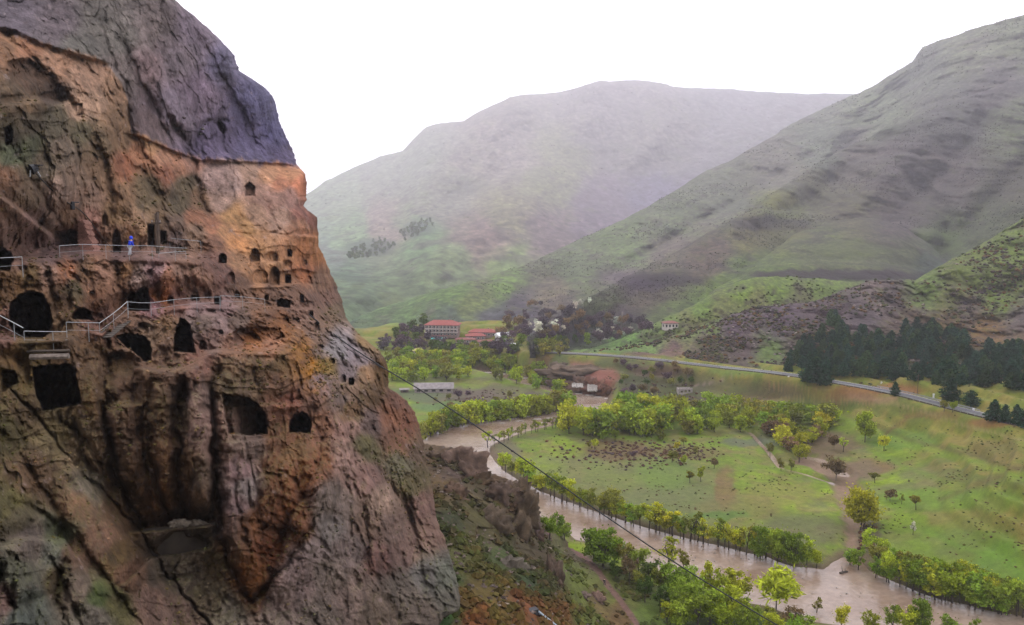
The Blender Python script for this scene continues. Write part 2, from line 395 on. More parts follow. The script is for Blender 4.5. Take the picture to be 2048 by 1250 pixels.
# base ground out to the horizon
def quad_obj(name, x0, x1, y0, y1, z, mat, kind='structure'):
    me = mesh_np(name, [(x0, y0, z), (x1, y0, z), (x1, y1, z), (x0, y1, z)], [(0, 1, 2, 3)], mat, None, False)
    return set_props(link(bpy.data.objects.new(name, me)), kind=kind)
M_base = flat_mat('far_ground', (0.08, 0.09, 0.05), 0.95, amp=0.3, scale=0.02)
quad_obj('ground', -8000, 8000, -900, 9000, -3.0, M_base)

# river water
def water_mat():
    m, n, l = nodes_of('river_water')
    out = n.new('ShaderNodeOutputMaterial'); b = n.new('ShaderNodeBsdfPrincipled')
    g = n.new('ShaderNodeNewGeometry')
    n1 = n.new('ShaderNodeTexNoise'); n1.inputs['Scale'].default_value = 0.07; n1.inputs['Detail'].default_value = 4
    mp0 = n.new('ShaderNodeMapping'); mp0.inputs['Rotation'].default_value = (0, 0, 0.75); mp0.inputs['Scale'].default_value = (0.35, 1, 1)
    l.new(g.outputs['Position'], mp0.inputs[0]); l.new(mp0.outputs[0], n1.inputs[0])
    cr = n.new('ShaderNodeValToRGB'); cr.color_ramp.elements[0].position = 0.35; cr.color_ramp.elements[1].position = 0.7
    cr.color_ramp.elements[0].color = (*lin((112, 92, 78)), 1); cr.color_ramp.elements[1].color = (*lin((142, 126, 113)), 1)
    l.new(n1.outputs[0], cr.inputs[0])
    n2 = n.new('ShaderNodeTexNoise'); n2.inputs['Scale'].default_value = 0.55; n2.inputs['Detail'].default_value = 5; n2.inputs['Roughness'].default_value = 0.6
    n2.inputs['Distortion'].default_value = 0.5
    mp = n.new('ShaderNodeMapping'); mp.inputs['Rotation'].default_value = (0, 0, 0.75); mp.inputs['Scale'].default_value = (0.9, 1.15, 1)
    l.new(g.outputs['Position'], mp.inputs[0]); l.new(mp.outputs[0], n2.inputs[0])
    # flecks of foam where the chop is highest
    fr = n.new('ShaderNodeMapRange'); fr.inputs[1].default_value = 0.69; fr.inputs[2].default_value = 0.76; l.new(n2.outputs[0], fr.inputs[0])
    rr = n.new('ShaderNodeMapRange'); rr.inputs[1].default_value = .35; rr.inputs[2].default_value = .65; rr.inputs[3].default_value = .85; rr.inputs[4].default_value = 1.14  # ripple tones put into the colour stand in for varying sky reflection
    l.new(n2.outputs[0], rr.inputs[0]); vm = n.new('ShaderNodeVectorMath'); vm.operation = 'SCALE'; l.new(cr.outputs[0], vm.inputs[0]); l.new(rr.outputs[0], vm.inputs['Scale'])
    mx = n.new('ShaderNodeMixRGB'); mx.inputs[2].default_value = (0.62, 0.58, 0.55, 1); l.new(fr.outputs[0], mx.inputs[0]); l.new(vm.outputs[0], mx.inputs[1])
    l.new(mx.outputs[0], b.inputs['Base Color'])
    b.inputs['Roughness'].default_value = 0.09; b.inputs['IOR'].default_value = 1.42
    bp = n.new('ShaderNodeBump'); bp.inputs['Strength'].default_value = 0.45; bp.inputs['Distance'].default_value = 0.3
    l.new(n2.outputs[0], bp.inputs['Height']); l.new(bp.outputs[0], b.inputs['Normal'])
    l.new(b.outputs[0], out.inputs[0])
    return m
M_water = water_mat()
quad_obj('river_water', -330, 420, 108, 640, 0.0, M_water)

# ------------------------------------------------------------------ relief sheets for slopes and mountains
def relief(name, pxs, top, bot, depth_pts, nrow, noise_fn, colour_fn, mat, round_px=30, skirt=0.25, edge_amp=3, ledges=(), edge_f=0.05, kind='structure', sx=300, lam=1e-3, rgamma=1.0, roundk=0.05):
    ev = tps([(p[0], p[1]) for p in depth_pts], [math.log(p[2]) for p in depth_pts], sx, sx, lam)
    te = line_y(top, pxs) + edge_amp * fbm(pxs * edge_f, 0 * pxs, 0 * pxs + 3.3, 4)
    be = line_y(bot, pxs)
    t = np.linspace(0, 1, nrow) ** rgamma
    A = pxs[None, :] + 0 * t[:, None]; B = te[None, :] + (be - te)[None, :] * t[:, None]
    def surf(A, B, TE=None):
        D = np.exp(ev(A, B))
        if TE is not None:
            q = np.clip(1 - (B - TE) / round_px, 0, 1)
            D = D * (1 + roundk * (1 - np.sqrt(1 - np.minimum(q, 0.999) ** 2)))
        P0 = unproj(A, B, D)
        D = D + noise_fn(P0, A, B, D)
        return unproj(A, B, D), P0
    P, P0 = surf(A, B, te[None, :])
    N = grid_normals(P)
    C = colour_fn(P, A, B, N)
    # behind the crest: fall away and down
    sk = []
    for k, f in enumerate((0.02, 0.08, 0.2, skirt + 0.1)):
        S = unproj(pxs, te, P[0, :, 1] * (1 + f)); S[:, 2] = P[0, :, 2] - f * f * 2.2 * P[0, :, 1] - 0.03 * f * P[0, :, 1]; sk.append(S)
    P = np.concatenate([np.array(sk[::-1]), P], 0); C = np.concatenate([np.repeat(C[:1], 4, 0), C], 0)
    me = mesh_np(name, P.reshape(-1, 3), grid_faces(*P.shape[:2]), mat, C.reshape(-1, 3))
    o = set_props(link(bpy.data.objects.new(name, me)), kind=kind)
    def at(px, py):
        q, _ = surf(np.array([[float(px)]]), np.array([[float(py)]])); return q[0, 0]
    return o, at, P, C

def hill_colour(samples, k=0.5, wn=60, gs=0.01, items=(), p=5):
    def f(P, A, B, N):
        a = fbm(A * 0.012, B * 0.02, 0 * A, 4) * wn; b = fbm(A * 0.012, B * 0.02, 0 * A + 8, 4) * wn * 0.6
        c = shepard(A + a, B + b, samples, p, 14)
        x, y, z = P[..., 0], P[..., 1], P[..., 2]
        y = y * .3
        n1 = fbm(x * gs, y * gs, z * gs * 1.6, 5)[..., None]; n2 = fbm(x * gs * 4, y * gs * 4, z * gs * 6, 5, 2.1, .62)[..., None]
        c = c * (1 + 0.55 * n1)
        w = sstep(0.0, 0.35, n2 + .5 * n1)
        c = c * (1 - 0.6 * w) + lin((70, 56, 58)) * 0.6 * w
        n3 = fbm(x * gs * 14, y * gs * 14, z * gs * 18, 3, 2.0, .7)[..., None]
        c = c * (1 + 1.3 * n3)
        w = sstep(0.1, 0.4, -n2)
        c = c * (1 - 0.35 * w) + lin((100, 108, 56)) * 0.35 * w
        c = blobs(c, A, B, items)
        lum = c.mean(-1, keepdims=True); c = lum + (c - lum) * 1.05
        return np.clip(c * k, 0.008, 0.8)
    return f

# far mountain
TOP_B = [(480,450),(560,418),(620,385),(650,360),(700,340),(760,312),(805,303),(830,275),(850,256),(880,246),(925,243),(950,228),(985,210),(1020,192),(1060,189),(1100,188),(1140,180),(1175,171),(1200,161),(1300,162),(1350,172),(1420,176),(1500,182),(1600,186),(1710,187),(1800,190),(1950,200)]
PB = [(480,450,2500),(620,385,2700),(850,255,3300),(1020,192,3300),(1200,161,3400),(1700,187,3300),(1950,200,3200),(620,600,800),(700,575,900),(750,620,800),(700,500,1700),(900,450,1800),(1200,400,2300),(1100,500,1500),(850,560,1120),(1400,350,2300),(700,700,560),(1500,600,1100),(1900,500,1500),(480,650,700)]
def gullies(lines):
    def g(A, B):
        s = 0
        for (ln, w, am) in lines:
            d, t = seg_d(A, B, ln)
            s = s + am * np.exp(-(d / w) ** 2)
        return s
    return g
gB = gullies([([(1000,200),(900,330),(820,420),(700,480)],45,-120),([(1200,170),(1120,330),(1000,440),(860,520)],50,-110),([(1120,190),(1010,330),(900,420)],35,120),([(1500,190),(1380,300),(1250,380)],40,110),([(1350,180),(1300,290),(1180,420)],45,-110),([(800,430),(760,520),(700,560)],25,50)])
def nB(P, A, B, D):
    x, y, z = P[..., 0], P[..., 1], P[..., 2]
    y = y * .4
    return 1.6 * gB(A, B) + 130 * fbm(x * 0.003, y * 0.0015, z * 0.003, 5) + 90 * ridged(x * 0.005, y * 0.002, z * 0.003, 4) + 14 * fbm(x * 0.02, y * 0.01, z * 0.05, 3)
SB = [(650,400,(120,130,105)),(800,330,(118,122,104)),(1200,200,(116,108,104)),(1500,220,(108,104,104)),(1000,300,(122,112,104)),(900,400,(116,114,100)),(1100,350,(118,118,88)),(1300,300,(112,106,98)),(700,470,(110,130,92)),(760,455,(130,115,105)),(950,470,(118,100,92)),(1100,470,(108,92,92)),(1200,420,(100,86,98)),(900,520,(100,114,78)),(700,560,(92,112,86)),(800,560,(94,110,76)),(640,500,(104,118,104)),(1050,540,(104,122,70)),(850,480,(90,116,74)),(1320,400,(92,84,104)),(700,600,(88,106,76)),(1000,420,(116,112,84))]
itB = [(740,495,55,18,(48,66,48),.75),(835,460,32,16,(52,64,56),.6),(700,555,40,10,(52,70,52),.5)]
PB = [(a, b, d * (1 + .45 * min(1, max(0, (d - 900) / 1500)))) for (a, b, d) in PB]
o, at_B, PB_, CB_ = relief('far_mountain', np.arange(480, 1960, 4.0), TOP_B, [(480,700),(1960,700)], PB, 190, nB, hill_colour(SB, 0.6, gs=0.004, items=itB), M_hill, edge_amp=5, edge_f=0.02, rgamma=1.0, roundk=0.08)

# right hand mountain
TOP_C = [(560,700),(640,672),(700,640),(800,603),(900,575),(950,562),(1050,530),(1100,503),(1180,470),(1250,436),(1330,392),(1400,350),(1500,300),(1600,238),(1680,202),(1720,185),(1780,150),(1825,124),(1845,96),(1880,82),(1950,55),(2048,30),(2200,-20),(2400,-80)]
PC = [(560,700,620),(700,640,700),(800,603,780),(1050,530,1000),(1250,436,1300),(1400,350,1500),(1600,238,1850),(1720,185,1950),(1850,100,1800),(2048,30,1700),(2400,-80,1500),(900,640,650),(1200,600,800),(1500,600,640),(1600,560,760),(1500,450,1050),(1800,400,1100),(2048,300,1150),(1800,250,1450),(1650,500,900),(1900,520,850),(2048,440,850),(1300,690,530),(1100,695,560),(1700,590,680),(900,690,600),(700,720,560),(1350,560,800),(1350,640,610),(2400,400,800),(2300,200,1150),(2400,620,500),(2048,620,560),(1600,700,520),(1300,740,480)]
PC = [(a, b, d * (1 + .28 * (1 - sstep(520, 640, b)) * (1 - sstep(1650, 2000, a)))) for (a, b, d) in PC]
gC = gullies([([(1720,190),(1640,320),(1530,390),(1430,455),(1300,530),(1220,580)],22,-60),([(1640,300),(1500,390),(1360,470),(1230,545)],14,55),([(1900,200),(1800,330),(1700,420),(1560,480)],30,-50),([(2048,330),(1950,440),(1870,520),(1830,560)],22,70),([(1800,330),(1900,440),(1860,540)],16,40),([(1500,560),(1420,600),(1330,640)],18,-18),([(1100,520),(1000,570),(850,620)],22,-25),([(1250,470),(1150,540),(1050,590),(900,640)],26,28),([(1850,130),(1760,240),(1650,330)],25,50)])
LED_C = [([(1455,438),(1540,425),(1640,432)],34,9),([(1222,560),(1300,535),(1400,545),(1420,560)],44,16),([(1485,545),(1560,528),(1650,528),(1750,535),(1850,545)],44,14),([(1650,460),(1750,445),(1900,470)],18,9),([(1700,330),(1800,310),(1950,330)],22,10),([(1000,420),(1200,430),(1350,440)],20,10)]
def ledge_fn(ledges, A, B, wob=0):
    s = 0
    for (ln, am, w, *rest) in ledges:
        R0 = rest[0] if rest else w * 5
        x0, x1 = ln[0][0], ln[-1][0]
        yl = line_y(ln, A) + wob
        win = sstep(x0 - 12, x0 + 12, A) * (1 - sstep(x1 - 12, x1 + 12, A))
        t = yl - B                                   # positive above the edge
        up = sstep(-w * 0.1, w, t)                   # set back above
        s = s + win * am * (up * (1 - sstep(w, w + R0, t)) * 0.5 - (1 - up) * (1 - sstep(0, R0, -t)) * 0.5)
    return s
def nC(P, A, B, D):
    x, y, z = P[..., 0], P[..., 1], P[..., 2]
    k = np.clip((D - 500) / 700, 0.15, 1.3); y = y * .4
    return k * (1.2 * gC(A, B) + 60 * fbm(x * 0.006, y * 0.003, z * 0.006, 5) + 46 * ridged(x * 0.010, y * 0.004, z * 0.007, 4) + 14 * fbm(x * 0.03, y * 0.02, z * 0.045, 4)) + ledge_fn(LED_C, A, B, 8 * fbm(A * 0.03, 0 * A, 0 * A, 3))
SC = [(1850,150,(104,108,92)),(1950,100,(106,110,86)),(2040,60,(106,112,84)),(1750,220,(104,112,84)),(1650,300,(100,106,88)),(1900,230,(92,90,84)),(1980,180,(96,90,88)),(2040,250,(96,104,72)),(1800,330,(98,88,86)),(1700,330,(104,96,86)),(1900,350,(94,84,80)),(2040,380,(86,82,66)),(1550,350,(104,100,88)),(1450,400,(96,100,80)),(1550,410,(100,108,56)),(1620,380,(100,98,70)),(1500,470,(108,104,62)),(1700,420,(96,92,68)),(1800,450,(86,76,74)),(1650,500,(92,100,62)),(1800,510,(80,86,58)),(1900,490,(84,98,54)),(1870,540,(64,76,66)),(1350,450,(94,104,72)),(1250,500,(96,112,66)),(1350,500,(100,92,78)),(1420,520,(100,84,72)),(1150,540,(92,104,68)),(1000,570,(98,122,56)),(900,590,(96,124,58)),(800,630,(92,118,66)),(1100,600,(104,94,76)),(1250,560,(94,80,84)),(1200,600,(88,94,66)),(1300,590,(94,82,70)),(1450,590,(102,124,52)),(1550,590,(98,122,54)),(1650,590,(96,114,58)),(1400,630,(98,120,56)),(1330,640,(96,112,58)),(1250,640,(74,62,66)),(1150,660,(68,60,68)),(1000,640,(72,72,76)),(900,640,(70,82,68)),(1050,620,(68,58,70)),(800,670,(60,78,62)),(1250,680,(90,124,60)),(1180,690,(70,80,56)),(2000,450,(84,92,60)),(700,680,(66,84,70)),(950,600,(104,116,64)),(1500,540,(92,110,56))]
DPUR = (50,36,46)
itC = [(1540,448,85,14,DPUR,.75),(1320,560,85,15,DPUR,.85),(1670,547,180,12,DPUR,.9),(1290,572,40,12,(58,42,62),.7),(1560,400,30,22,(128,124,52),.5),(1860,480,60,24,(92,112,52),.6),(1600,470,90,22,(102,100,60),.4)]
o, at_C, PC_, CC_ = relief('right_mountain', np.arange(560, 2400, 3.6), TOP_C, [(560,760),(1000,745),(1300,724),(1600,740),(2400,700)], PC, 280, nC, hill_colour(SC, 0.54, wn=45, gs=0.012, items=itC), M_hill, edge_amp=6, edge_f=0.025)  # colours lightened to stand in for haze behind the middle spur

# spurs that stand in front of the right hand mountain
def dC(pts, f): 
    e = tps([(p[0], p[1]) for p in PC], [math.log(p[2]) for p in PC], 300, 300, 1e-3)
    return [(a, b, float(np.exp(e(np.array([a]), np.array([b])))[0]) * k * f) for (a, b, k) in pts]
TOP_C2 = [(1060,668),(1120,632),(1180,596),(1230,566),(1300,530),(1380,488),(1450,446),(1500,420),(1560,378),(1600,350),(1640,322),(1700,292),(1760,262),(1830,232),(1900,206),(2048,150),(2400,20)]
PC2 = dC([(a, b, .74 if a < 1650 else .74 + .23 * min(1, (a - 1650) / 400)) for a, b in TOP_C2] + [(1200,640,.93),(1300,600,.86),(1400,560,.83),(1500,520,.81),(1600,480,.81),(1700,420,.83),(1800,360,.86),(1900,330,.93),(2048,300,.96),(2300,200,.98),(1300,680,.95),(1500,640,.95),(1700,600,.95),(1900,520,.95),(2100,460,.97),(2400,500,.98),(1100,700,.95)], 1.0)
gC2 = gullies([([(1860,250),(1800,330),(1700,420),(1620,470)],26,-45),([(2048,330),(1950,440),(1870,520),(1830,560)],24,80),([(1800,330),(1900,440),(1860,540)],16,40),([(1700,330),(1620,400),(1520,460)],20,40),([(1640,460),(1560,520),(1480,560)],20,-30),([(1980,220),(1900,330),(1780,440)],20,40)])
def nC2(P, A, B, D):
    x, y, z = P[..., 0], P[..., 1], P[..., 2]
    k = np.clip((D - 450) / 700, 0.15, 1.3); y = y * .4
    return k * (gC2(A, B) + 45 * fbm(x * 0.007, y * 0.003, z * 0.007, 5) + 36 * ridged(x * 0.014, y * 0.005, z * 0.009, 4) + 14 * fbm(x * 0.03, y * 0.02, z * 0.045, 4)) + 1.6 * ledge_fn(LED_C, A, B, 8 * fbm(A * 0.03, 0 * A, 0 * A, 3))
o, at_C2, PC2_, CC2_ = relief('middle_spur', np.arange(1060, 2400, 3.4), TOP_C2, [(1060,716),(1300,722),(1600,735),(2400,705)], PC2, 230, nC2, hill_colour(SC, 0.38, wn=38, gs=0.014, items=itC), M_hill, edge_amp=7, edge_f=0.03, skirt=.08)  # mountain colours darkened; the tone stands in for haze between the ridges
TOP_C4 = [(1400,600),(1440,572),(1490,545),(1540,505),(1590,468),(1640,444),(1720,434),(1800,450),(1860,488),(1900,528),(1960,562)]
_e2 = tps([(p[0], p[1]) for p in PC2], [math.log(p[2]) for p in PC2], 300, 300, 1e-3)
PC4 = [(a, b, float(np.exp(_e2(np.array([a]), np.array([b])))[0]) * f) for a, b, f in [(x_, y_, .94) for x_, y_ in TOP_C4] + [(1500,580,.92),(1600,520,.88),(1700,490,.86),(1700,560,.88),(1800,520,.87),(1880,570,.92),(1600,590,.92),(1420,620,.94)]]
def nC4(P, A, B, D):
    x, y, z = P[..., 0], P[..., 1] * .4, P[..., 2]
    return 16 * fbm(x * 0.01, y * 0.01, z * 0.014, 5) + 12 * ridged(x * 0.02, y * 0.012, z * 0.02, 4) + 1.3 * ledge_fn([([(1485,547),(1560,530),(1650,530),(1750,536),(1850,548)],44,14)], A, B, 5 * fbm(A * .04, 0 * A, 0 * A, 3))
o, at_C4, PC4_, CC4_ = relief('round_foothill', np.arange(1400, 1960, 3.0), TOP_C4, [(1400,640),(1500,600),(1700,585),(1960,600)], PC4, 90, nC4, hill_colour(SC, 0.42, wn=26, gs=0.02, items=[(1670,550,185,11,DPUR,.9),(1560,470,60,10,(112,108,56),.5),(1700,500,70,22,(96,106,62),.6)]), M_hill, edge_amp=5, edge_f=0.04, skirt=.05)
TOP_C3 = [(1090,716),(1150,706),(1215,688),(1270,668),(1330,638),(1400,604),(1440,580),(1480,560),(1540,552),(1620,556),(1700,562),(1760,566),(1850,572),(2000,580)]
PC3 = [(1090,716,535),(1215,688,532),(1330,638,540),(1480,560,565),(1620,556,572),(1850,572,570),(2000,580,570),(1300,700,510),(1450,660,515),(1600,640,525),(1850,640,530),(1250,740,500),(1600,740,500),(2000,740,500)]
def nC3(P, A, B, D):
    x, y, z = P[..., 0], P[..., 1], P[..., 2]
    return 9 * fbm(x * 0.015, y * 0.01, z * 0.02, 5) + 6 * ridged(x * 0.03, y * 0.012, z * 0.02, 3) + 2 * fbm(x * .1, y * .05, z * .15, 3)
SC3 = [(1480,575,(108,130,52)),(1400,620,(104,128,54)),(1330,650,(102,122,56)),(1550,580,(104,124,54)),(1650,580,(98,116,54)),(1750,585,(92,104,56)),(1250,685,(94,128,56)),(1180,704,(84,110,56)),(1330,690,(96,104,60)),(1450,620,(106,112,64)),(1520,600,(110,112,66)),(1600,610,(92,92,60)),(1400,660,(92,84,62)),(1380,640,(112,116,66))]
o, at_C3, PC3_, CC3_ = relief('green_spur', np.arange(1090, 2000, 3.0), TOP_C3, [(1090,721),(1300,722),(1430,738),(1575,750),(1700,765),(2000,800)], PC3, 110, nC3, hill_colour(SC3, 0.5, wn=20, gs=0.03), M_slope, edge_amp=5, edge_f=0.04, skirt=.08)

# rocky hill behind the road, on the right
TOP_D = [(1040,714),(1100,707),(1200,700),(1300,684),(1380,660),(1440,636),(1480,618),(1540,610),(1600,606),(1640,600),(1660,590),(1700,574),(1740,563),(1790,560),(1830,560),(1880,530),(1960,490),(2048,435),(2300,330)]
PD = [(1040,714,540),(1100,707,530),(1300,688,492),(1450,635,505),(1600,605,512),(1740,563,518),(1900,520,540),(2048,435,560),(2300,330,530),(1430,728,440),(1575,738,420),(1660,752,395),(1780,770,365),(1870,790,345),(2048,822,312),(2300,880,270),(1800,640,475),(1950,640,462),(1500,680,470),(2048,640,440),(1250,708,475),(1680,660,465),(2300,600,380),(1040,735,525),(2000,540,515)]
BOT_D = [(1040,720),(1110,714),(1300,726),(1430,742),(1575,756),(1660,772),(1870,816),(2048,860),(2300,925)]
def nD(P, A, B, D):
    x, y, z = P[..., 0], P[..., 1], P[..., 2]
    rocky = sstep(1380, 1500, A) * (1 - sstep(690, 740, B))
    lo = 1 - sstep(1250, 1400, A) * 0 
    return 14 * sstep(-16, 0, B - line_y(BOT_D, A)) + (0.3 * (1 - sstep(680, 730, B)) + 1.5 * rocky) * (9 * fbm(x * 0.02, y * 0.01, z * 0.025, 4) + 8 * ridged(x * 0.04, y * 0.02, z * 0.03, 4)) + 2.0 * fbm(x * 0.15, y * 0.1, z * 0.2, 3) + rocky * 3 * facets(x * .05, y * .02, z * .04)
SD = [(1850,580,(92,110,52)),(1950,540,(94,106,48)),(2040,480,(94,110,44)),(2000,600,(92,108,46)),(1900,600,(96,100,56)),(1740,590,(98,84,80)),(1720,630,(84,72,76)),(1790,600,(80,68,66)),(1820,640,(84,68,54)),(1900,650,(96,78,50)),(1980,660,(108,82,48)),(1930,620,(92,78,72)),(2030,640,(90,80,76)),(1640,620,(76,60,66)),(1560,640,(82,66,78)),(1480,650,(84,68,78)),(1500,690,(80,64,66)),(1400,690,(86,74,62)),(1450,720,(78,66,56)),(1300,700,(100,124,64)),(1200,703,(96,122,62)),(1340,715,(96,68,70)),(1380,670,(100,112,60)),(1530,700,(86,104,52)),(1600,690,(72,66,52)),(1650,700,(104,94,50)),(1700,720,(54,60,40)),(1800,720,(56,58,38)),(1950,730,(60,58,38)),(2048,760,(96,70,44)),(1850,770,(100,72,44)),(1700,745,(84,84,44)),(2048,700,(104,80,46)),(1420,640,(98,116,56))]
o, at_D, PD_, CD_ = relief('rocky_hill', np.arange(1040, 2300, 3.0), TOP_D, BOT_D, PD, 190, nD, hill_colour(SD, 0.6, wn=26, gs=0.05), M_slope, edge_amp=5, edge_f=0.04)

# near slope under the cliff
TOP_F = [(700,850),(780,860),(830,872),(850,896),(885,900),(900,910),(920,904),(935,906),(950,922),(958,948),(975,955),(990,962),(1005,968),(1014,984),(1030,976),(1048,976),(1058,996),(1066,1026),(1080,1052),(1098,1066),(1104,1088),(1150,1098),(1200,1106),(1260,1136),(1380,1186),(1530,1228),(1700,1268),(2000,1340),(2300,1420)]
def Yz(a, b, z): return (a, b, float(y_at(a, b, z)))
PF = [(700,850,190),(830,872,190),(885,900,188),(935,906,182),(958,950,184),(1005,968,176),(1045,978,165),(1060,1020,178),(1080,1056,195),Yz(1150,1098,3),Yz(1200,1106,2),Yz(1260,1136,1.5),Yz(1380,1186,1.5),Yz(1530,1228,1.5),Yz(1700,1268,1.5),Yz(2000,1340,1.5),Yz(2300,1420,1.5),Yz(1210,1165,5),Yz(1280,1250,7),Yz(1130,1085,6),Yz(1400,1250,3),Yz(1500,1300,3),Yz(1320,1300,6),
 (900,1000,150),(900,1100,122),(950,1200,105),(930,1260,95),(1080,1240,112),(1000,1100,142),(1100,1110,172),(1110,1180,140),(1160,1220,152),(1200,1270,150),(820,1000,150),(820,1250,85),(1000,1040,160),(1050,1330,95),(1150,1400,100)]
PATH = [(1095,1062,.8),(1130,1083,1),(1165,1112,1.1),(1195,1140,1.2),(1215,1170,1.3),(1240,1200,1.3),(1262,1230,1.3),(1285,1270,1.4)]
def nF(P, A, B, D):
    x, y, z = P[..., 0], P[..., 1], P[..., 2]
    bank = sstep(1090, 1200, A)
    ridge = sstep(1160, 1000, A + 0.0 * B)
    d, _ = seg_d(A, B, PATH)
    x = A * (150 / F_PX); z = -B * (150 / F_PX); y = .3 * D
    rk = (1 - bank) * (1.0 - 0.7 * sstep(1130, 1200, B))
    blk = 3.0 * facets(x * .12, y * .12, z * .12) + .7 * facets(x * .35, y * .35, z * .35) + 3.5 * fbm(x * 0.10, y * 0.1, z * 0.12, 5, 2.1, .6)
    s = rk * blk + 0.35 * fbm(x * 0.7, y * 0.5, z * 0.7, 4) + 1.0 * fbm(x * 0.12, y * 0.1, z * 0.2, 4)
    # rock wall that ends the spur on the right
    s = s - 4.0 * np.exp(-((A - (1060 + (B - 1040) * 0.42)) / 40) ** 2) * sstep(1000, 1060, B) * (1 - sstep(1170, 1215, B))
    return s * (1 - 0.9 * np.exp(-(d / 9) ** 2))
SF = [(860,920,(90,70,44)),(910,930,(98,80,70)),(940,915,(112,92,84)),(900,970,(94,74,42)),(960,980,(86,74,50)),(1000,1000,(94,78,50)),(1040,1000,(112,92,72)),(1050,1040,(92,72,64)),(950,1030,(84,78,42)),(900,1050,(66,70,34)),(1000,1060,(86,78,46)),(1050,1080,(86,76,54)),(1000,1110,(70,80,38)),(920,1110,(92,92,44)),(950,1140,(96,90,44)),(1080,1120,(78,66,44)),(1110,1160,(80,78,48)),(1060,1170,(58,74,30)),(980,1180,(104,88,40)),(920,1200,(110,84,40)),(950,1240,(128,78,42)),(1050,1210,(124,76,44)),(1120,1235,(124,84,46)),(1000,1225,(114,92,40)),(1160,1190,(106,116,48)),(1180,1230,(96,104,44)),(1130,1130,(102,112,50)),(1190,1210,(112,96,56)),(1240,1180,(104,110,48)),(1300,1240,(88,104,40)),(1230,1240,(108,84,50)),(1400,1230,(70,84,38)),(1550,1240,(76,92,42)),(1150,1100,(96,86,62)),(1250,1150,(72,80,40)),(900,1160,(70,84,38)),(890,1225,(60,92,40))]
def colF(P, A, B, N):
    a = fbm(A * 0.03, B * 0.03, 0 * A, 4) * 34; b = fbm(A * 0.03, B * 0.03, 0 * A + 8, 4) * 28
    c = shepard(A + a, B + b, SF, 5, 8)
    x, y, z = P[..., 0], P[..., 1], P[..., 2]
    n1 = fbm(x * 0.15, y * 0.15, z * 0.15, 5)[..., None]; n2 = fbm(x * 0.8, y * 0.8, z * 0.8, 4)[..., None]
    c = c * (1 + 0.6 * n1)
    up = sstep(0.45, 0.85, N[..., 2:3] + 0.3 * n2)
    rock = lin((120, 98, 76)) * (1 + 0.6 * n2)
    wr = (1 - sstep(0.15, 0.55, np.abs(N[..., 2:3]) + 0.25 * n2)) * (1 - sstep(1160, 1240, A))[..., None] * 0.55
    c = c * (1 - wr) + rock * wr
    w = sstep(0.25, 0.5, n2) * 0.4
    c = c * (1 - w) + lin((70, 82, 36)) * w
    d, _ = seg_d(A + 3 * fbm(A * .1, B * .1, 0 * A, 3), B, PATH)
    w = (1 - sstep(4, 7, d))[..., None] * 0.9
    c = c * (1 - w) + lin((124, 92, 86)) * (1 + 0.2 * n2) * w
    return np.clip(c * 0.55, 0.01, 0.8)
o, at_F, PF_, CF_ = relief('near_slope', np.concatenate([np.arange(700, 1300, 1.6), np.arange(1300, 2300, 6.0)]), TOP_F, [(700,1330),(1300,1380),(2300,1460)], PF, 300, nF, colF, M_slope, edge_amp=5, edge_f=0.12, round_px=22, skirt=0.12, sx=200)
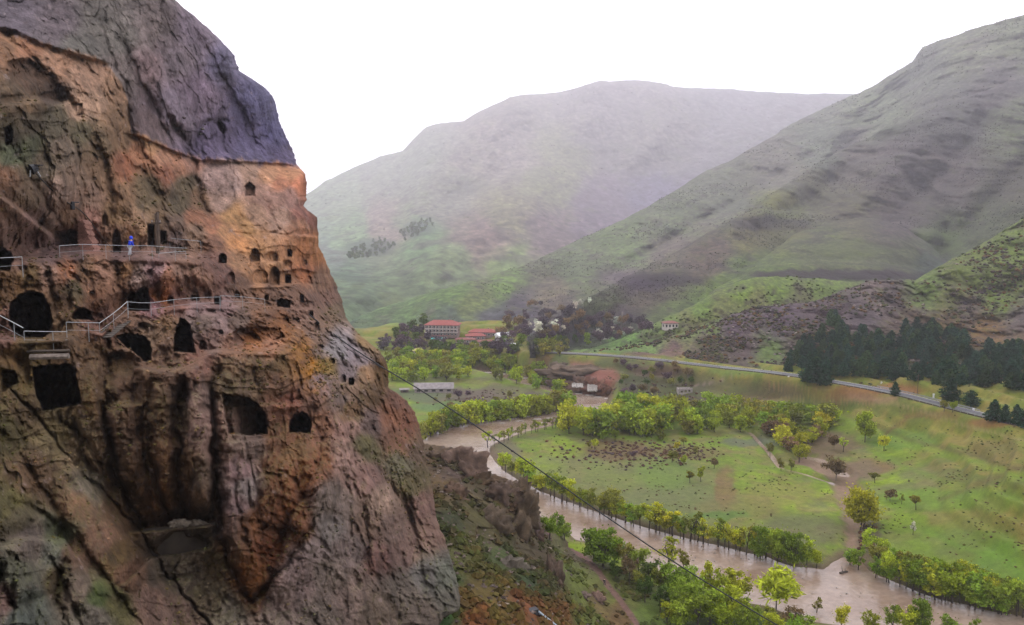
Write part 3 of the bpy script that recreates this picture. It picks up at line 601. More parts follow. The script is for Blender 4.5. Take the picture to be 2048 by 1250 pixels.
# ------------------------------------------------------------------ the cliff with its caves
EDGE = [(-500,60),(-260,180),(-120,270),(-30,325),(0,350),(30,385),(60,420),(75,436),(110,468),(140,478),(155,500),(175,530),(192,546),(212,553),(235,556),(260,566),(300,585),(330,595),(336,600),(350,612),(400,613),(412,606),(420,615),(434,634),(470,636),(492,638),(520,650),(560,668),(600,684),(635,692),(655,706),(672,722),(690,745),(705,762),(722,772),(745,777),(775,778),(784,790),(800,812),(825,830),(850,838),(880,846),(920,852),(960,862),(1000,868),(1040,874),(1058,880),(1072,888),(1100,896),(1130,906),(1170,916),(1205,921),(1222,916),(1235,888),(1250,880),(1290,872),(1500,860)]
def edge_x(py): return line_y([(p[0], p[1]) for p in EDGE], py)
PCL = [(-400,-400,95),(0,-400,105),(300,-400,130),(-400,100,62),(0,20,92),(200,20,104),(350,20,118),(100,75,90),(0,110,72),(60,150,74),(160,170,86),(240,150,98),(300,150,106),(420,150,122),(520,210,134),(400,240,116),(560,290,136),(480,300,124),(590,330,134),
 (280,260,98),(340,290,106),(410,325,113),(470,330,116),(600,345,126),(610,400,122),(500,380,113),(430,400,108),(0,250,60),(60,230,66),(100,300,70),(180,300,80),(240,330,88),(320,350,95),(380,420,100),
 (0,350,56),(65,345,62),(100,420,66),(0,430,54),(160,440,74),(200,420,78),(210,470,76.5),(260,460,79.5),(310,440,83),(370,440,90),(420,470,94),(470,480,101),(540,500,104),(620,480,116),(640,520,122),(560,560,102),(640,600,114),(684,620,124),
 (0,490,56),(60,505,63),(130,505,69),(250,508,75),(370,512,82),(0,560,50),(60,590,52),(100,540,58),(170,560,63),(250,560,68),(330,560,73),(410,560,80),(440,530,86),(0,640,47),(0,720,42),(120,720,48),(130,660,52),(170,620,58),(250,625,64),(330,612,70),(430,605,78),(520,608,85),(570,600,93),(620,600,104),
 (250,700,54),(330,680,59),(420,660,66),(500,670,70),(560,660,78),(640,660,92),(690,660,106),(300,740,52),(400,730,56),(460,720,60),(560,710,67),(640,720,80),(700,720,96),(750,710,108),(775,760,112),
 (0,800,38),(100,790,44),(200,760,48),(60,880,40),(180,860,46),(250,850,47),(320,850,49),(400,820,51),(470,830,54.5),(540,830,60),(600,845,65),(660,800,74),(720,800,90),(770,800,104),(820,840,118),
 (0,950,33),(100,950,40),(200,960,45),(300,950,48),(400,950,48),(470,950,50),(560,950,55),(640,950,60),(720,930,74),(780,920,90),(840,920,108),(0,1050,28),(100,1080,34),(200,1060,40),(280,1060,46),(360,1060,49),(430,1060,46),(520,1060,49),(600,1060,53),(680,1060,60),(760,1040,74),(830,1050,90),(870,1050,98),
 (0,1200,23),(100,1200,28),(200,1180,34),(300,1180,41),(400,1180,45),(480,1180,46),(560,1180,48),(660,1180,54),(760,1180,64),(860,1180,78),(910,1200,84),(0,1300,20),(200,1300,29),(400,1300,40),(600,1300,46),(760,1300,58),(880,1300,72),(0,1500,16),(400,1500,32),(860,1500,55),(-400,600,36),(-400,1000,22),(-400,1400,14)]
LED = [([(-20,528),(50,522),(130,513),(190,511),(250,515),(330,517),(375,519),(412,526)],4.2,13,60),
 ([(180,664),(205,668),(230,640),(258,626),(330,619),(375,613),(400,612),(500,616),(548,628)],3.0,9,55),
 ([(270,738),(300,742),(345,744),(385,730),(420,708),(440,704),(520,706),(585,702)],2.6,9,60),
 ([(-20,678),(50,684),(140,678)],2.4,9,40),
 ([(450,886),(500,884),(548,876)],1.0,5,30),
 ([(462,528),(520,524),(560,524)],1.3,3,25),([(500,575),(545,573),(598,570)],2.0,4,30),([(550,620),(620,618)],1.6,4,22),([(600,640),(650,648)],1.4,4,20),
 ([(270,1066),(330,1060),(422,1052)],2.4,6,40),([(250,1172),(300,1120),(420,1098)],1.5,8,40),
 ([(-20,1100),(60,1080),(130,1085),(150,1120)],1.6,12,40),([(0,395),(60,440),(110,480),(160,490)],1.4,10,30),
 ([(-10,60),(30,66),(80,92),(150,114),(215,132)],-1.6,10,50),([(250,268),(300,284),(350,306),(400,324),(480,326),(560,330),(600,338)],-1.1,5,30),
 ([(10,215),(70,205),(130,212),(142,216)],1.6,10,30),([(470,812),(560,808),(610,812)],.8,4,20),([(590,470),(640,476)],1.2,3,14),([(560,545),(600,540),(630,546)],-1.0,3,16)]
# cracks: (line, half width px, depth m)
CRK = [([(205,700),(212,780),(210,860),(228,940),(262,1010),(290,1060)],9,2.2),([(300,760),(296,840),(304,930),(320,1000),(345,1045)],8,1.8), ([(370,760),(352,830),(362,900),(350,960),(372,1045)],9,2.4),([(428,712),(420,780),(428,860),(432,960),(430,1060)],12,3.0),
 ([(0,756),(50,806),(90,850),(130,905),(170,950),(205,978)],3,.9),([(205,978),(250,1030),(280,1060),(310,1120),(360,1180),(400,1225),(420,1260)],3,1.2),([(112,830),(150,860),(190,900),(210,950)],6,1.2),([(150,840),(158,900),(190,950)],5,.9),
 ([(430,1060),(450,1110),(480,1170),(502,1204),(530,1180),(580,1120),(620,1060),(640,1010)],6,1.6),([(640,720),(650,800),(664,870),(676,920),(700,960)],6,1.0),([(700,760),(690,820),(700,880),(690,950),(700,1040),(704,1120)],6,1.2),
 ([(735,905),(770,950),(800,1000),(830,1060)],6,1.6),([(700,930),(735,900),(780,930),(776,985),(735,1035)],6,1.0),([(742,700),(760,760),(752,800),(790,860),(800,920)],8,1.6),([(800,1000),(850,1060),(870,1120)],6,1.2),([(720,1060),(760,1100),(790,1170),(800,1240)],6,1.0),
 ([(0,60),(60,110),(105,150),(140,205),(142,232)],5,2.0),([(205,40),(215,100),(250,170),(262,262),(300,320),(340,370)],6,1.4),([(262,262),(280,320),(300,360),(330,420)],6,1.2),([(340,235),(362,280),(392,340),(404,400),(425,450)],6,1.6),([(330,210),(350,250),(385,300),(400,320)],5,1.2),
 ([(395,300),(400,250),(420,240),(455,245)],4,1.0),([(435,240),(452,262),(448,280),(455,300)],5,1.4),([(463,325),(470,350),(476,372)],2.5,.5),([(530,395),(545,440),(560,460),(545,470)],2.5,.6),([(575,368),(580,400),(580,440)],4,.7),([(500,350),(530,360),(560,372)],2,.4),
 ([(450,300),(462,370),(470,400)],3,.4),([(0,270),(30,300),(60,350),(90,400),(120,450)],6,1.0),([(180,250),(190,300),(182,360),(200,400)],6,1.0),([(105,525),(98,560),(108,590),(112,640)],7,1.2),([(140,535),(132,580),(140,610)],6,1.1),([(232,530),(238,580),(235,620)],7,1.4),([(300,525),(315,560),(318,600)],6,1.1),([(345,525),(350,560),(352,590)],6,.9),([(400,530),(420,570),(425,600)],6,.9),
 ([(460,625),(452,660),(455,700)],6,1.2),([(420,625),(415,660),(420,695)],5,.8),([(400,630),(392,660)],5,.6),([(440,630),(436,690)],4,.6),([(250,660),(245,700)],5,.7),([(325,640),(330,700),(340,735)],6,1.0),
 ([(600,1000),(590,960),(600,900)],6,.6),([(480,900),(470,960),(480,1040),(500,1100)],7,1.0),([(560,900),(555,960),(575,1040)],6,.7),([(520,900),(515,1000)],5,.5),([(640,480),(610,520),(600,560)],4,.7),([(660,690),(690,730),(720,745)],6,1.8),([(665,672),(712,690)],8,2.0),([(675,620),(684,660)],5,.6),
 ([(650,520),(640,580),(655,640)],6,.6),([(20,1000),(60,1010),(130,1060)],8,.7),([(120,1140),(110,1200),(130,1260)],10,1.0),([(30,1130),(20,1200),(28,1260)],6,.7),([(0,700),(40,720),(60,770)],10,1.2),([(600,460),(575,470),(530,465)],2,.5),([(440,460),(470,466),(505,470)],2,.4)]
# rounded columns and buttresses standing out of the wall: (line, half width px, metres)
BUTT = [([(172,725),(180,850),(215,965)],20,-1.5),([(236,742),(244,860),(290,1020)],22,-2.0),([(318,765),(314,880),(335,1035)],22,-2.0),([(396,738),(400,860),(404,1050)],20,-2.4),([(450,740),(462,900),(470,1040),(498,1160)],24,-2.2),
 ([(540,900),(560,980),(560,1060)],36,-1.4),([(690,830),(668,940),(610,1060),(560,1210)],26,-2.6),([(735,950),(760,1040),(770,1150)],22,-2.4),([(800,900),(850,1040),(880,1180)],18,-2.2),([(205,240),(238,350),(250,430)],15,-1.8),([(298,290),(345,400),(352,460)],14,-1.5),([(100,225),(130,330),(120,420)],22,-1.6),
 ([(125,535),(124,600)],15,-1.0),([(208,530),(212,620)],20,-1.5),([(330,530),(342,590)],22,-1.3),([(400,532),(412,590)],14,-1.2),([(325,632),(330,700)],16,-1.2),([(412,625),(420,700)],16,-1.4),([(500,622),(505,648)],24,-1.0),([(600,880),(640,1000)],24,-1.5),([(640,760),(650,860)],16,-1.3),([(740,760),(730,860)],16,-1.8),([(60,860),(180,1040),(330,1240)],34,-1.6),([(20,1080),(60,1200)],30,-1.6),([(120,1090),(190,1240)],20,-1.2),([(420,40),(500,180),(560,300)],26,-1.8),([(250,20),(330,200),(380,300)],20,-1.8)]
# caves: (polygon, depth m, rim px, name, label)
def arch(cx, cy, hw, hh, flat=True, n=10):
    p = []
    for i in range(n + 1):
        a = math.pi * i / n
        p.append((cx - hw * math.cos(a), cy - hh * 0.15 - hh * 0.85 * math.sin(a)))
    return p + ([(cx + hw, cy + hh), (cx - hw, cy + hh)] if flat else [(cx + hw * .7, cy + hh), (cx - hw * .7, cy + hh)])
def rect(x0, x1, y0, y1): return [(x0, y0), (x1, y0), (x1, y1), (x0, y1)]
CAVES = [([(18,612),(35,590),(60,582),(86,588),(98,612),(105,640),(102,664),(86,676),(34,674),(16,650)],14,4),
 ([(-15,498),(8,496),(22,505),(26,520),(20,542),(-15,545)],12,4),([(64,733),(100,730),(138,727),(148,735),(164,808),(85,822),(72,790)],14,3),
 ([(252,596),(260,580),(270,584),(280,576),(296,574),(299,600),(298,624),(256,622)],9,3),([(141,636),(150,620),(165,614),(180,622),(188,640),(150,640)],6,3),
 ([(232,672),(250,667),(275,668),(292,676),(303,692),(302,724),(290,724),(270,706),(250,694)],11,3),([(352,655),(362,636),(374,640),(384,664),(391,706),(346,704)],10,3),
 ([(444,786),(470,790),(497,794),(516,808),(530,826),(536,868),(500,872),(455,868),(448,830)],7,3),([(512,824),(528,822),(534,845),(532,867),(512,864)],13,2),
 ([(578,846),(586,830),(602,824),(614,828),(623,846),(621,868),(596,864),(578,866)],12,3),
 (rect(428,442,593,611),6,2),(rect(381,398,590,602),5,3),(arch(445,517,8,10),6,2),([(553,601),(562,597),(581,601),(580,617),(554,614)],8,2),(rect(600,608,590,605),6,2),(rect(570,582,550,566),7,1.5),(rect(575,584,499,513),6,1.5),
 (arch(510,514,10,17),2.6,1.5),(arch(543,515,13,12),1.3,2),(arch(520,553,16,14),1.2,2),(arch(549,552,10,19),3.0,2),([(490,392),(490,376),(487,374),(499,364),(510,374),(510,393)],3.2,2),
 (rect(295,309,448,492),5,2),(arch(233,482,8,24),3.2,2),(arch(209,440,7,12),1.2,3),(rect(249,258,441,448),0,2),(rect(320,333,462,488),3,2),([(628,645),(638,643),(640,660),(630,662)],6,2),(rect(697,708,756,770),7,2),(arch(687,757,5,8),2.5,2),([(8,256),(20,250),(27,262),(24,288),(10,292)],5,3),
 ([(108,462),(150,458),(160,470),(160,492),(108,492)],2.2,3),([(464,664),(480,655),(520,652),(560,656),(572,676),(545,686),(468,690)],2.6,4),([(545,790),(600,776),(606,800),(560,806)],1.4,4),
 ([(204,705),(240,695),(280,712),(292,760),(286,812),(220,816),(206,770)],3.0,16),([(140,205),(165,206),(166,236),(144,236)],1.2,3),([(12,120),(60,112),(110,150),(138,200),(130,214),(60,200),(20,170)],4.0,12),([(186,466),(196,466),(200,496),(188,496)],.6,4),([(488,572),(505,566),(510,580),(492,584)],0,3),
 ([(350,590),(362,586),(366,604),(352,606)],0,3),([(590,850),(600,850)],0,1),([(500,596),(512,590),(514,600)],0,2),([(345,690),(372,700),(374,726),(342,726)],1.0,6),([(655,560),(662,556),(664,570)],0,2),([(0,735),(30,740),(40,765),(0,790)],3.0,6),([(398,275),(412,250),(440,244),(462,262),(470,290),(462,318),(400,318)],0.0,10),([(425,244),(440,240),(452,250),(448,270),(436,262)],3.0,4)]
CAVES += [(arch(462,556,8,12),1.8,2),([(598,606),(612,600),(630,604),(628,620),(600,618)],2.2,3),(arch(592,642,9,7),1.6,2),(arch(658,668,7,6),1.5,2),(rect(618,626,622,634),3,1.5),(arch(641,694,6,6),2,2),(arch(572,641,7,6),1.4,2),(arch(474,590,6,8),1.5,2),(rect(529,537,590,600),3,1.5),(arch(618,560,6,9),1.5,2),(rect(607,613,520,529),3,1.5),(arch(575,530,9,10),1.2,2),(arch(340,600,6,8),2,2),(arch(406,690,8,10),1.8,3),(rect(228,238,705,716),2,2),(arch(96,548,9,8),1.2,3),(arch(185,590,8,9),1.2,3),(arch(664,722,6,6),2.5,2),(arch(548,690,8,6),1,2)]
CAVES = [c for c in CAVES if c[1] > 0 and len(c[0]) > 2]
ev_cl = tps([(p[0], p[1]) for p in PCL], [math.log(p[2]) for p in PCL], 200, 200, 4e-3)
def purple_mask(A, B):
    w = 9 * fbm(A * 0.03, B * 0.03, 0 * A + 12, 4)
    yb = line_y([(-400,40),(0,58),(40,72),(80,88),(130,100),(180,112),(215,128),(240,160),(256,200),(262,262),(300,280),(350,302),(400,321),(480,323),(560,326),(600,336),(700,340)], A)
    return sstep(-7, 7, yb + w * 0.9 + 16 * fbm(A * .07, B * .012, 0 * A + 3, 4, 2.2, .65) - B)
def cliff_depth(A, B, E):
    D = np.exp(ev_cl(A, B))
    # rock grain follows the face itself: metres along the face, metres up it
    x = A * (60 / F_PX); z = -B * (60 / F_PX); y = 0.25 * D
    pm = purple_mask(A, B)
    smooth_slab = np.maximum(np.exp(-(((A - 230) / 150) ** 2 + ((B - 1120 - (A - 230) * 0.6) / 120) ** 2)), 0)
    block = sstep(405, 430, A) * sstep(318, 330, B) * (1 - sstep(560, 600, B))
    rough = (1 - 0.35 * pm) * (1 - 0.6 * smooth_slab) * (1 - 0.55 * block) * (1 - .35 * (1 - sstep(430, 500, B)) * (1 - pm))
    wq = 0.5 * fbm(x * .3, y * .3, z * .3, 4)
    lowm = sstep(500, 560, B) * (1 - sstep(980, 1080, B))
    n = 2.0 * fbm(x * .06, y * .06, z * .04, 3)
    n = n + 0.75 * facets(x * .2 + wq, y * .2, z * .12 + wq)
    n = n + 0.32 * facets(x * .6 + wq, y * .6, z * .4 + wq, 40)
    n = n + 0.85 * fbm(x * .35, y * .35, z * .2, 6, 2.1, .62)
    n = n + (0.25 + 0.55 * lowm) * fbm(x * .75 + wq, y * .5, z * .12, 5, 2.1, .6)
    n = n + 0.22 * facets(x * 2.2 + wq, y * 2.2, z * 1.5, 90) + 0.30 * fbm(x * 2.0, y * 2.0, z * 1.3, 4, 2.0, .75)
    band = np.zeros(A.shape)
    for (ln, am, w, *rest) in LED:
        if am > 1.9:
            yl = line_y(ln, A); band = np.maximum(band, sstep(ln[0][0] - 10, ln[0][0] + 10, A) * (1 - sstep(ln[-1][0] - 10, ln[-1][0] + 10, A)) * (1 - sstep(w * .7, w * 1.5, np.abs(B - (yl - w * .4)))))
    # thin cracks and bedding steps that overhang a little
    r1 = ridged(x * .28 + wq, y * .28, z * .16 + wq, 3); r2 = ridged(x * .8 + wq, y * .8, z * .5, 3)
    n = n + (1.0 * sstep(.45, .9, r1) + .5 * sstep(.4, .9, r2)) * (1 - .5 * pm)
    wz = .5 * fbm(x * .12, y * .12, z * .12, 4); msk = sstep(-.15, .2, fbm(x * .1 + 5, y * .1, z * .15, 3))
    f1 = z / 2.3 + wz * 2.2; f1 = f1 - np.floor(f1); f2 = z / .85 + wz * 5; f2 = f2 - np.floor(f2)
    n = n + msk * (1 - .7 * pm) * (.55 * (f1 - .5) + .22 * (f2 - .5))
    n = n * (1 - .8 * band)
    D = D + n * rough * np.clip(D / 60, .45, 1.5) + pm * 0.6 * fbm(x * .6, y * .6, z * .10, 4)
    wob = 5 * fbm(A * 0.04, B * 0.01, 0 * A, 3)
    D = D + 1.7 * ledge_fn(LED, A, B, wob * .5)
    wa = 15 * fbm(A * 0.03, B * 0.03, 0 * A + 21, 3); wb = 7 * fbm(A * 0.03, B * 0.03, 0 * A + 22, 3)
    for (ln, w, dm) in CRK:
        xs = [p[0] for p in ln]; ys = [p[1] for p in ln]
        m = (A > min(xs) - 30) & (A < max(xs) + 30) & (B > min(ys) - 30) & (B < max(ys) + 30)
        if not m.any(): continue
        d, t = seg_d(A[m] + wa[m], B[m] + wb[m], ln)
        D[m] += dm * np.exp(-(d / w) ** 1.5) * (1 - np.abs(2 * t - 1) ** 6 * .5) * 1.1
    # rim of the cliff rolls away
    t = np.clip(1 - (E - A) / 26.0, 0, .999)
    D = D * (1 + 0.035 * (1 - np.sqrt(1 - t * t)))
    for (ln, w, am) in BUTT:
        xs = [p[0] for p in ln]; ys = [p[1] for p in ln]
        m = (A > min(xs) - 2.5 * w) & (A < max(xs) + 2.5 * w) & (B > min(ys) - 2.5 * w) & (B < max(ys) + 2.5 * w)
        if not m.any(): continue
        d, t = seg_d(A[m] + wa[m] * .7, B[m] + wb[m] * .7, ln)
        D[m] += am * 1.3 * np.sqrt(np.clip(1 - (d / (w * 1.25)) ** 2, 0, 1)) * (1 - np.abs(2 * t - 1) ** 4)
    cid = np.full(A.shape, -1)
    ca = 3.6 * fbm(A * 0.09, B * 0.09, 0 * A + 2, 3); cb = 3.6 * fbm(A * 0.09, B * 0.09, 0 * A + 6, 3)
    for i, (poly, dep, rim) in enumerate(CAVES):
        dep = dep * (1.6 if dep >= 9 else 1.0)
        xs = [p[0] for p in poly]; ys = [p[1] for p in poly]
        m = (A > min(xs) - 25) & (A < max(xs) + 25) & (B > min(ys) - 25) & (B < max(ys) + 25)
        if not m.any(): continue
        sc_ = min(1.0, (max(xs) - min(xs)) / 40)
        sd = poly_sd(A[m] + ca[m] * sc_, B[m] + cb[m] * sc_, poly)
        D[m] += dep * sstep(-0.5, rim, sd)
        c = cid[m]; c[sd > rim * 0.6] = i; cid[m] = c
    return D, cid
pys = np.concatenate([np.arange(-500, -20, 16), np.arange(-20, 1280, 1.9), np.arange(1280, 1500, 14)])
cu = np.concatenate([np.linspace(0, 1, 430)])
xl = np.arange(-400, -20, 12.0)
E0 = edge_x(pys) + 5.5 * fbm(pys * 0.05, 0 * pys, 0 * pys + 5, 5, 2.1, .65) + 1.2 * pn(pys * .35, 0 * pys, 0 * pys)
A = np.concatenate([np.repeat(xl[None], len(pys), 0), -20 + (E0[:, None] + 20) * cu[None]], 1)
B = np.repeat(pys[:, None], A.shape[1], 1)
Ecol = np.repeat(E0[:, None], A.shape[1], 1)
Dc, cid = cliff_depth(A, B, Ecol)
Pc = unproj(A, B, Dc)
Nc = grid_normals(Pc)
CS_UP = [(30,20,(96,84,92)),(120,50,(98,84,88)),(200,60,(100,92,84)),(300,60,(112,96,92)),(300,130,(124,98,98)),(350,120,(114,98,104)),(400,60,(108,92,104)),(460,130,(98,90,114)),(400,180,(112,92,108)),(520,200,(92,86,120)),(560,260,(88,82,120)),(580,315,(86,74,104)),(340,220,(112,96,108)),(300,250,(104,84,84)),(430,290,(92,78,104)),(500,300,(90,80,110)),(240,80,(104,96,88)),(160,90,(98,92,84)),(0,-300,(96,88,94)),(230,150,(110,96,90))]
CS = [(20,80,(140,96,58)),(60,95,(156,102,64)),(110,125,(168,120,84)),(180,150,(172,128,96)),(230,190,(152,112,78)),(190,200,(170,130,98)),(160,220,(176,136,104)),(235,230,(140,104,70)),(60,150,(92,66,46)),(100,185,(82,60,44)),(30,190,(98,74,46)),(60,210,(112,84,50)),(20,260,(74,60,34)),(60,240,(98,82,58)),(110,240,(98,86,62)),(160,260,(96,84,56)),(130,300,(112,92,72)),(60,300,(84,84,52)),(20,320,(88,92,60)),(10,350,(124,84,54)),(90,330,(106,88,64)),(200,290,(124,98,66)),(200,340,(132,98,66)),(240,280,(118,86,54)),(250,330,(150,88,50)),(285,300,(168,108,66)),(300,290,(176,126,78)),(330,310,(162,110,76)),(355,330,(156,104,72)),(330,350,(150,90,58)),(385,320,(164,116,92)),(300,370,(104,84,52)),(370,370,(98,82,56)),(360,410,(96,80,54)),(400,400,(120,88,60)),(300,400,(112,90,58)),(250,390,(132,96,62)),(150,360,(138,108,84)),(120,390,(152,120,100)),(170,400,(148,112,88)),(60,400,(108,84,60)),(30,420,(122,88,66)),(60,440,(142,106,92)),(30,470,(146,110,92)),(100,440,(120,92,74)),(140,430,(124,90,62)),(70,480,(152,116,104)),(180,440,(160,112,92)),(182,480,(166,110,94)),(230,430,(148,112,74)),(260,460,(150,110,78)),(220,470,(154,112,84)),(280,440,(148,112,80)),(310,430,(120,92,62)),(350,450,(110,84,66)),(350,480,(104,82,74)),(390,470,(140,108,84)),(390,440,(156,100,66)),(430,450,(160,104,72)),
 (430,350,(166,132,120)),(460,370,(170,136,122)),(440,400,(168,132,112)),(500,345,(170,130,104)),(540,350,(188,132,88)),(580,345,(190,128,80)),(600,370,(186,108,66)),(560,370,(188,118,78)),(520,380,(168,124,102)),(580,400,(156,112,96)),(540,400,(164,120,100)),(600,420,(142,90,74)),(625,440,(124,74,58)),(560,440,(158,122,100)),(510,430,(166,126,98)),(460,435,(182,132,76)),(490,450,(184,134,78)),(450,460,(180,128,82)),(540,470,(160,116,80)),(600,460,(148,100,70)),(480,480,(188,128,74)),(520,485,(182,130,82)),(570,500,(170,118,80)),(610,500,(168,108,66)),(635,490,(172,112,64)),(540,520,(172,126,88)),(610,540,(158,100,66)),(470,530,(150,110,78)),(520,545,(164,118,82)),(560,560,(150,108,76)),(430,480,(128,88,66)),(430,520,(118,84,72)),(450,550,(124,90,80)),(480,580,(112,84,68)),(550,580,(112,84,68)),(580,590,(124,92,74)),(640,560,(128,96,76)),(650,600,(120,90,76)),(670,630,(110,90,70)),(620,640,(120,92,78)),(600,620,(116,86,72)),
 (40,520,(110,80,66)),(150,500,(104,78,72)),(250,508,(112,84,78)),(100,510,(104,78,72)),(20,560,(112,80,48)),(60,545,(104,80,46)),(95,545,(146,112,92)),(130,540,(150,98,66)),(170,540,(120,88,62)),(210,545,(140,102,80)),(180,570,(126,92,70)),(200,590,(122,84,60)),(150,580,(84,70,46)),(250,540,(128,90,56)),(280,555,(150,124,112)),(310,550,(150,116,114)),(330,560,(138,92,66)),(370,540,(138,104,86)),(400,560,(136,100,80)),(350,600,(122,86,74)),(320,590,(128,78,46)),(250,600,(112,78,56)),(410,590,(126,92,76)),(120,610,(96,70,46)),(120,650,(108,84,60)),(20,640,(108,78,66)),(10,670,(116,84,72)),(0,600,(104,76,50)),(200,640,(120,86,72)),(300,615,(128,92,92)),(400,612,(130,104,100)),(450,612,(136,108,104)),
 (250,650,(108,80,62)),(300,660,(114,90,70)),(330,650,(110,82,58)),(400,650,(112,92,82)),(440,650,(132,108,102)),(480,640,(116,94,82)),(520,640,(116,82,60)),(560,650,(120,78,48)),(510,675,(152,96,54)),(420,690,(122,94,84)),(460,700,(124,88,70)),(540,695,(150,104,78)),(340,715,(112,84,66)),(400,715,(128,90,76)),(180,700,(100,74,50)),(150,720,(102,76,52)),(60,700,(98,78,46)),(30,710,(110,82,50)),(20,760,(92,72,40)),(40,820,(84,66,42)),(10,860,(72,62,34)),
 (250,780,(92,66,46)),(190,790,(92,68,42)),(240,870,(104,80,62)),(240,960,(96,72,52)),(200,930,(98,76,56)),(120,880,(112,96,66)),(150,900,(132,110,84)),(180,970,(120,108,90)),(280,860,(74,50,32)),(290,950,(78,54,34)),(320,820,(88,66,44)),(325,900,(100,70,46)),(320,990,(94,62,38)),(360,830,(96,76,60)),(360,940,(106,76,50)),(355,1000,(104,72,48)),(400,800,(112,88,78)),(405,850,(124,96,86)),(400,950,(96,76,60)),(400,1020,(90,66,46)),(240,1020,(84,62,42)),
 (330,1090,(92,76,62)),(400,1080,(92,78,64)),(380,1150,(104,90,76)),(330,1140,(84,72,58)),(430,1120,(88,70,48)),(420,1200,(98,84,66)),(460,1230,(124,112,98)),
 (60,950,(98,74,52)),(100,960,(96,74,52)),(150,1010,(112,84,62)),(200,1080,(118,88,68)),(260,1150,(108,78,58)),(150,1100,(104,78,60)),(300,1200,(112,86,74)),(360,1240,(118,94,82)),(240,1110,(84,64,36)),(20,1010,(84,76,42)),(40,1040,(84,74,52)),(60,1080,(108,94,84)),(120,1070,(82,84,62)),(110,1100,(96,94,82)),(150,1180,(118,100,86)),(190,1230,(110,100,88)),(30,1150,(84,82,66)),(60,1210,(88,90,80)),(40,1240,(84,88,80)),(120,1170,(60,46,20)),(200,1200,(70,80,38)),(230,1210,(84,78,44)),(0,1200,(100,76,68)),
 (460,730,(104,80,60)),(520,730,(106,80,58)),(560,730,(116,90,60)),(600,720,(132,92,60)),(600,700,(120,84,58)),(450,770,(96,76,54)),(500,770,(110,88,68)),(560,770,(118,86,66)),(580,800,(142,94,76)),(620,790,(128,94,78)),(640,760,(132,108,108)),(620,740,(148,100,50)),(650,740,(136,112,62)),(440,850,(132,104,90)),(440,900,(124,96,82)),(500,890,(122,100,88)),(560,880,(116,80,56)),(600,900,(118,80,54)),(640,860,(132,92,70)),(640,920,(120,76,50)),(480,940,(132,104,100)),(495,975,(134,118,112)),(550,940,(104,66,40)),(540,1000,(96,58,34)),(600,960,(108,66,38)),(580,1030,(96,56,30)),(500,1050,(104,66,40)),(540,1100,(92,50,26)),(460,1050,(104,78,66)),(450,1100,(92,64,42)),(500,1150,(104,62,30)),(510,1190,(88,52,26)),(470,1010,(116,92,88)),(600,1070,(92,56,34)),
 (660,1000,(132,114,104)),(620,1090,(146,126,120)),(660,1060,(128,116,110)),(600,1150,(132,110,104)),(560,1200,(138,116,108)),(650,1150,(120,104,94)),(640,1230,(112,98,88)),(560,1240,(128,110,100)),(700,1200,(120,100,90)),(700,1100,(108,92,86)),(690,860,(146,112,100)),(700,920,(150,118,106)),(680,800,(120,100,92)),(690,700,(140,132,132)),(660,690,(142,134,134)),(720,720,(140,124,126)),(690,740,(128,112,112)),(640,680,(124,102,92)),(705,700,(148,134,138)),(650,640,(118,92,74)),
 (735,685,(140,112,76)),(760,740,(98,72,42)),(730,745,(142,110,82)),(700,780,(140,112,92)),(740,790,(98,74,50)),(700,820,(112,84,58)),(780,830,(142,96,72)),(800,800,(110,76,62)),(820,850,(112,72,54)),(800,880,(116,80,60)),(740,850,(104,84,78)),(740,960,(136,104,94)),(760,1000,(146,120,104)),(740,1050,(120,96,82)),(780,1060,(112,90,80)),(830,960,(100,88,60)),(800,930,(98,90,70)),(850,1010,(116,88,78)),(860,1060,(124,96,84)),(820,1100,(120,94,84)),(760,1110,(116,84,76)),(850,1150,(102,96,90)),(800,1180,(100,88,78)),(890,1150,(96,96,84)),(905,1200,(100,94,84)),(850,1230,(102,88,78)),(760,1220,(100,84,72)),(840,900,(96,76,60)),(850,870,(108,80,60)),(730,900,(96,88,56))]
a_ = 16 * fbm(A * 0.02, B * 0.014, 0 * A, 5); b_ = 24 * fbm(A * 0.02, B * 0.014, 0 * A + 9, 5)
up_c = shepard(A + a_, B + b_, CS_UP, 4, 10); lo_c = shepard(A + a_ * .8, B + b_ * .8, CS, 5, 5)
pm = purple_mask(A, B)[..., None]
Cc = up_c * pm + lo_c * (1 - pm)
x = A * (60 / F_PX); z = -B * (60 / F_PX); y = 0.25 * Dc
m1 = fbm(x * .35, y * .35, z * .25, 5)[..., None]; m2 = fbm(x * 1.6, y * 1.6, z * .5, 4)[..., None]; m3 = fbm(x * 1.3 + 30, y * 1.3, z * 1.1, 5, 2.1, .65)[..., None]
strk = fbm(x * 1.1, y * 1.1, z * .06, 4)[..., None]
Cc = Cc * (1 + .5 * m1) * (1 + .5 * m2) * (1 + .35 * strk)
w = sstep(.28, .5, m3) * .5; Cc = Cc * (1 - w) + lin((166, 144, 140)) * w * (0.6 + 0.4 * (1 - pm)) + Cc * w * 0.4 * pm      # pale lichen and fresh breaks
w = sstep(.25, .5, -m3 - .3 * strk) * .55; Cc = Cc * (1 - w) + lin((66, 46, 32)) * w                                      # iron stain
w = sstep(.55, .9, Nc[..., 2:3] + .25 * m1) * sstep(.0, .4, m1 + .3) * .3 * (1 - pm) * sstep(640, 800, B + .0 * A)[..., None]
Cc = Cc * (1 - w) + lin((82, 84, 38)) * w                                                                                 # moss on what faces up
w = np.exp(-(((A - 620 - (B - 740) * .3) / 34) ** 2 + ((B - 730) / 60) ** 2))[..., None] * sstep(0, .25, m3 + .15) * .8
Cc = Cc * (1 - w) + lin((156, 104, 34)) * w                                                                               # orange lichen strip
CAVE_DARK = 0
K_ROCK = 0.76
Cc = Cc * (1 + 0.15 * pm)
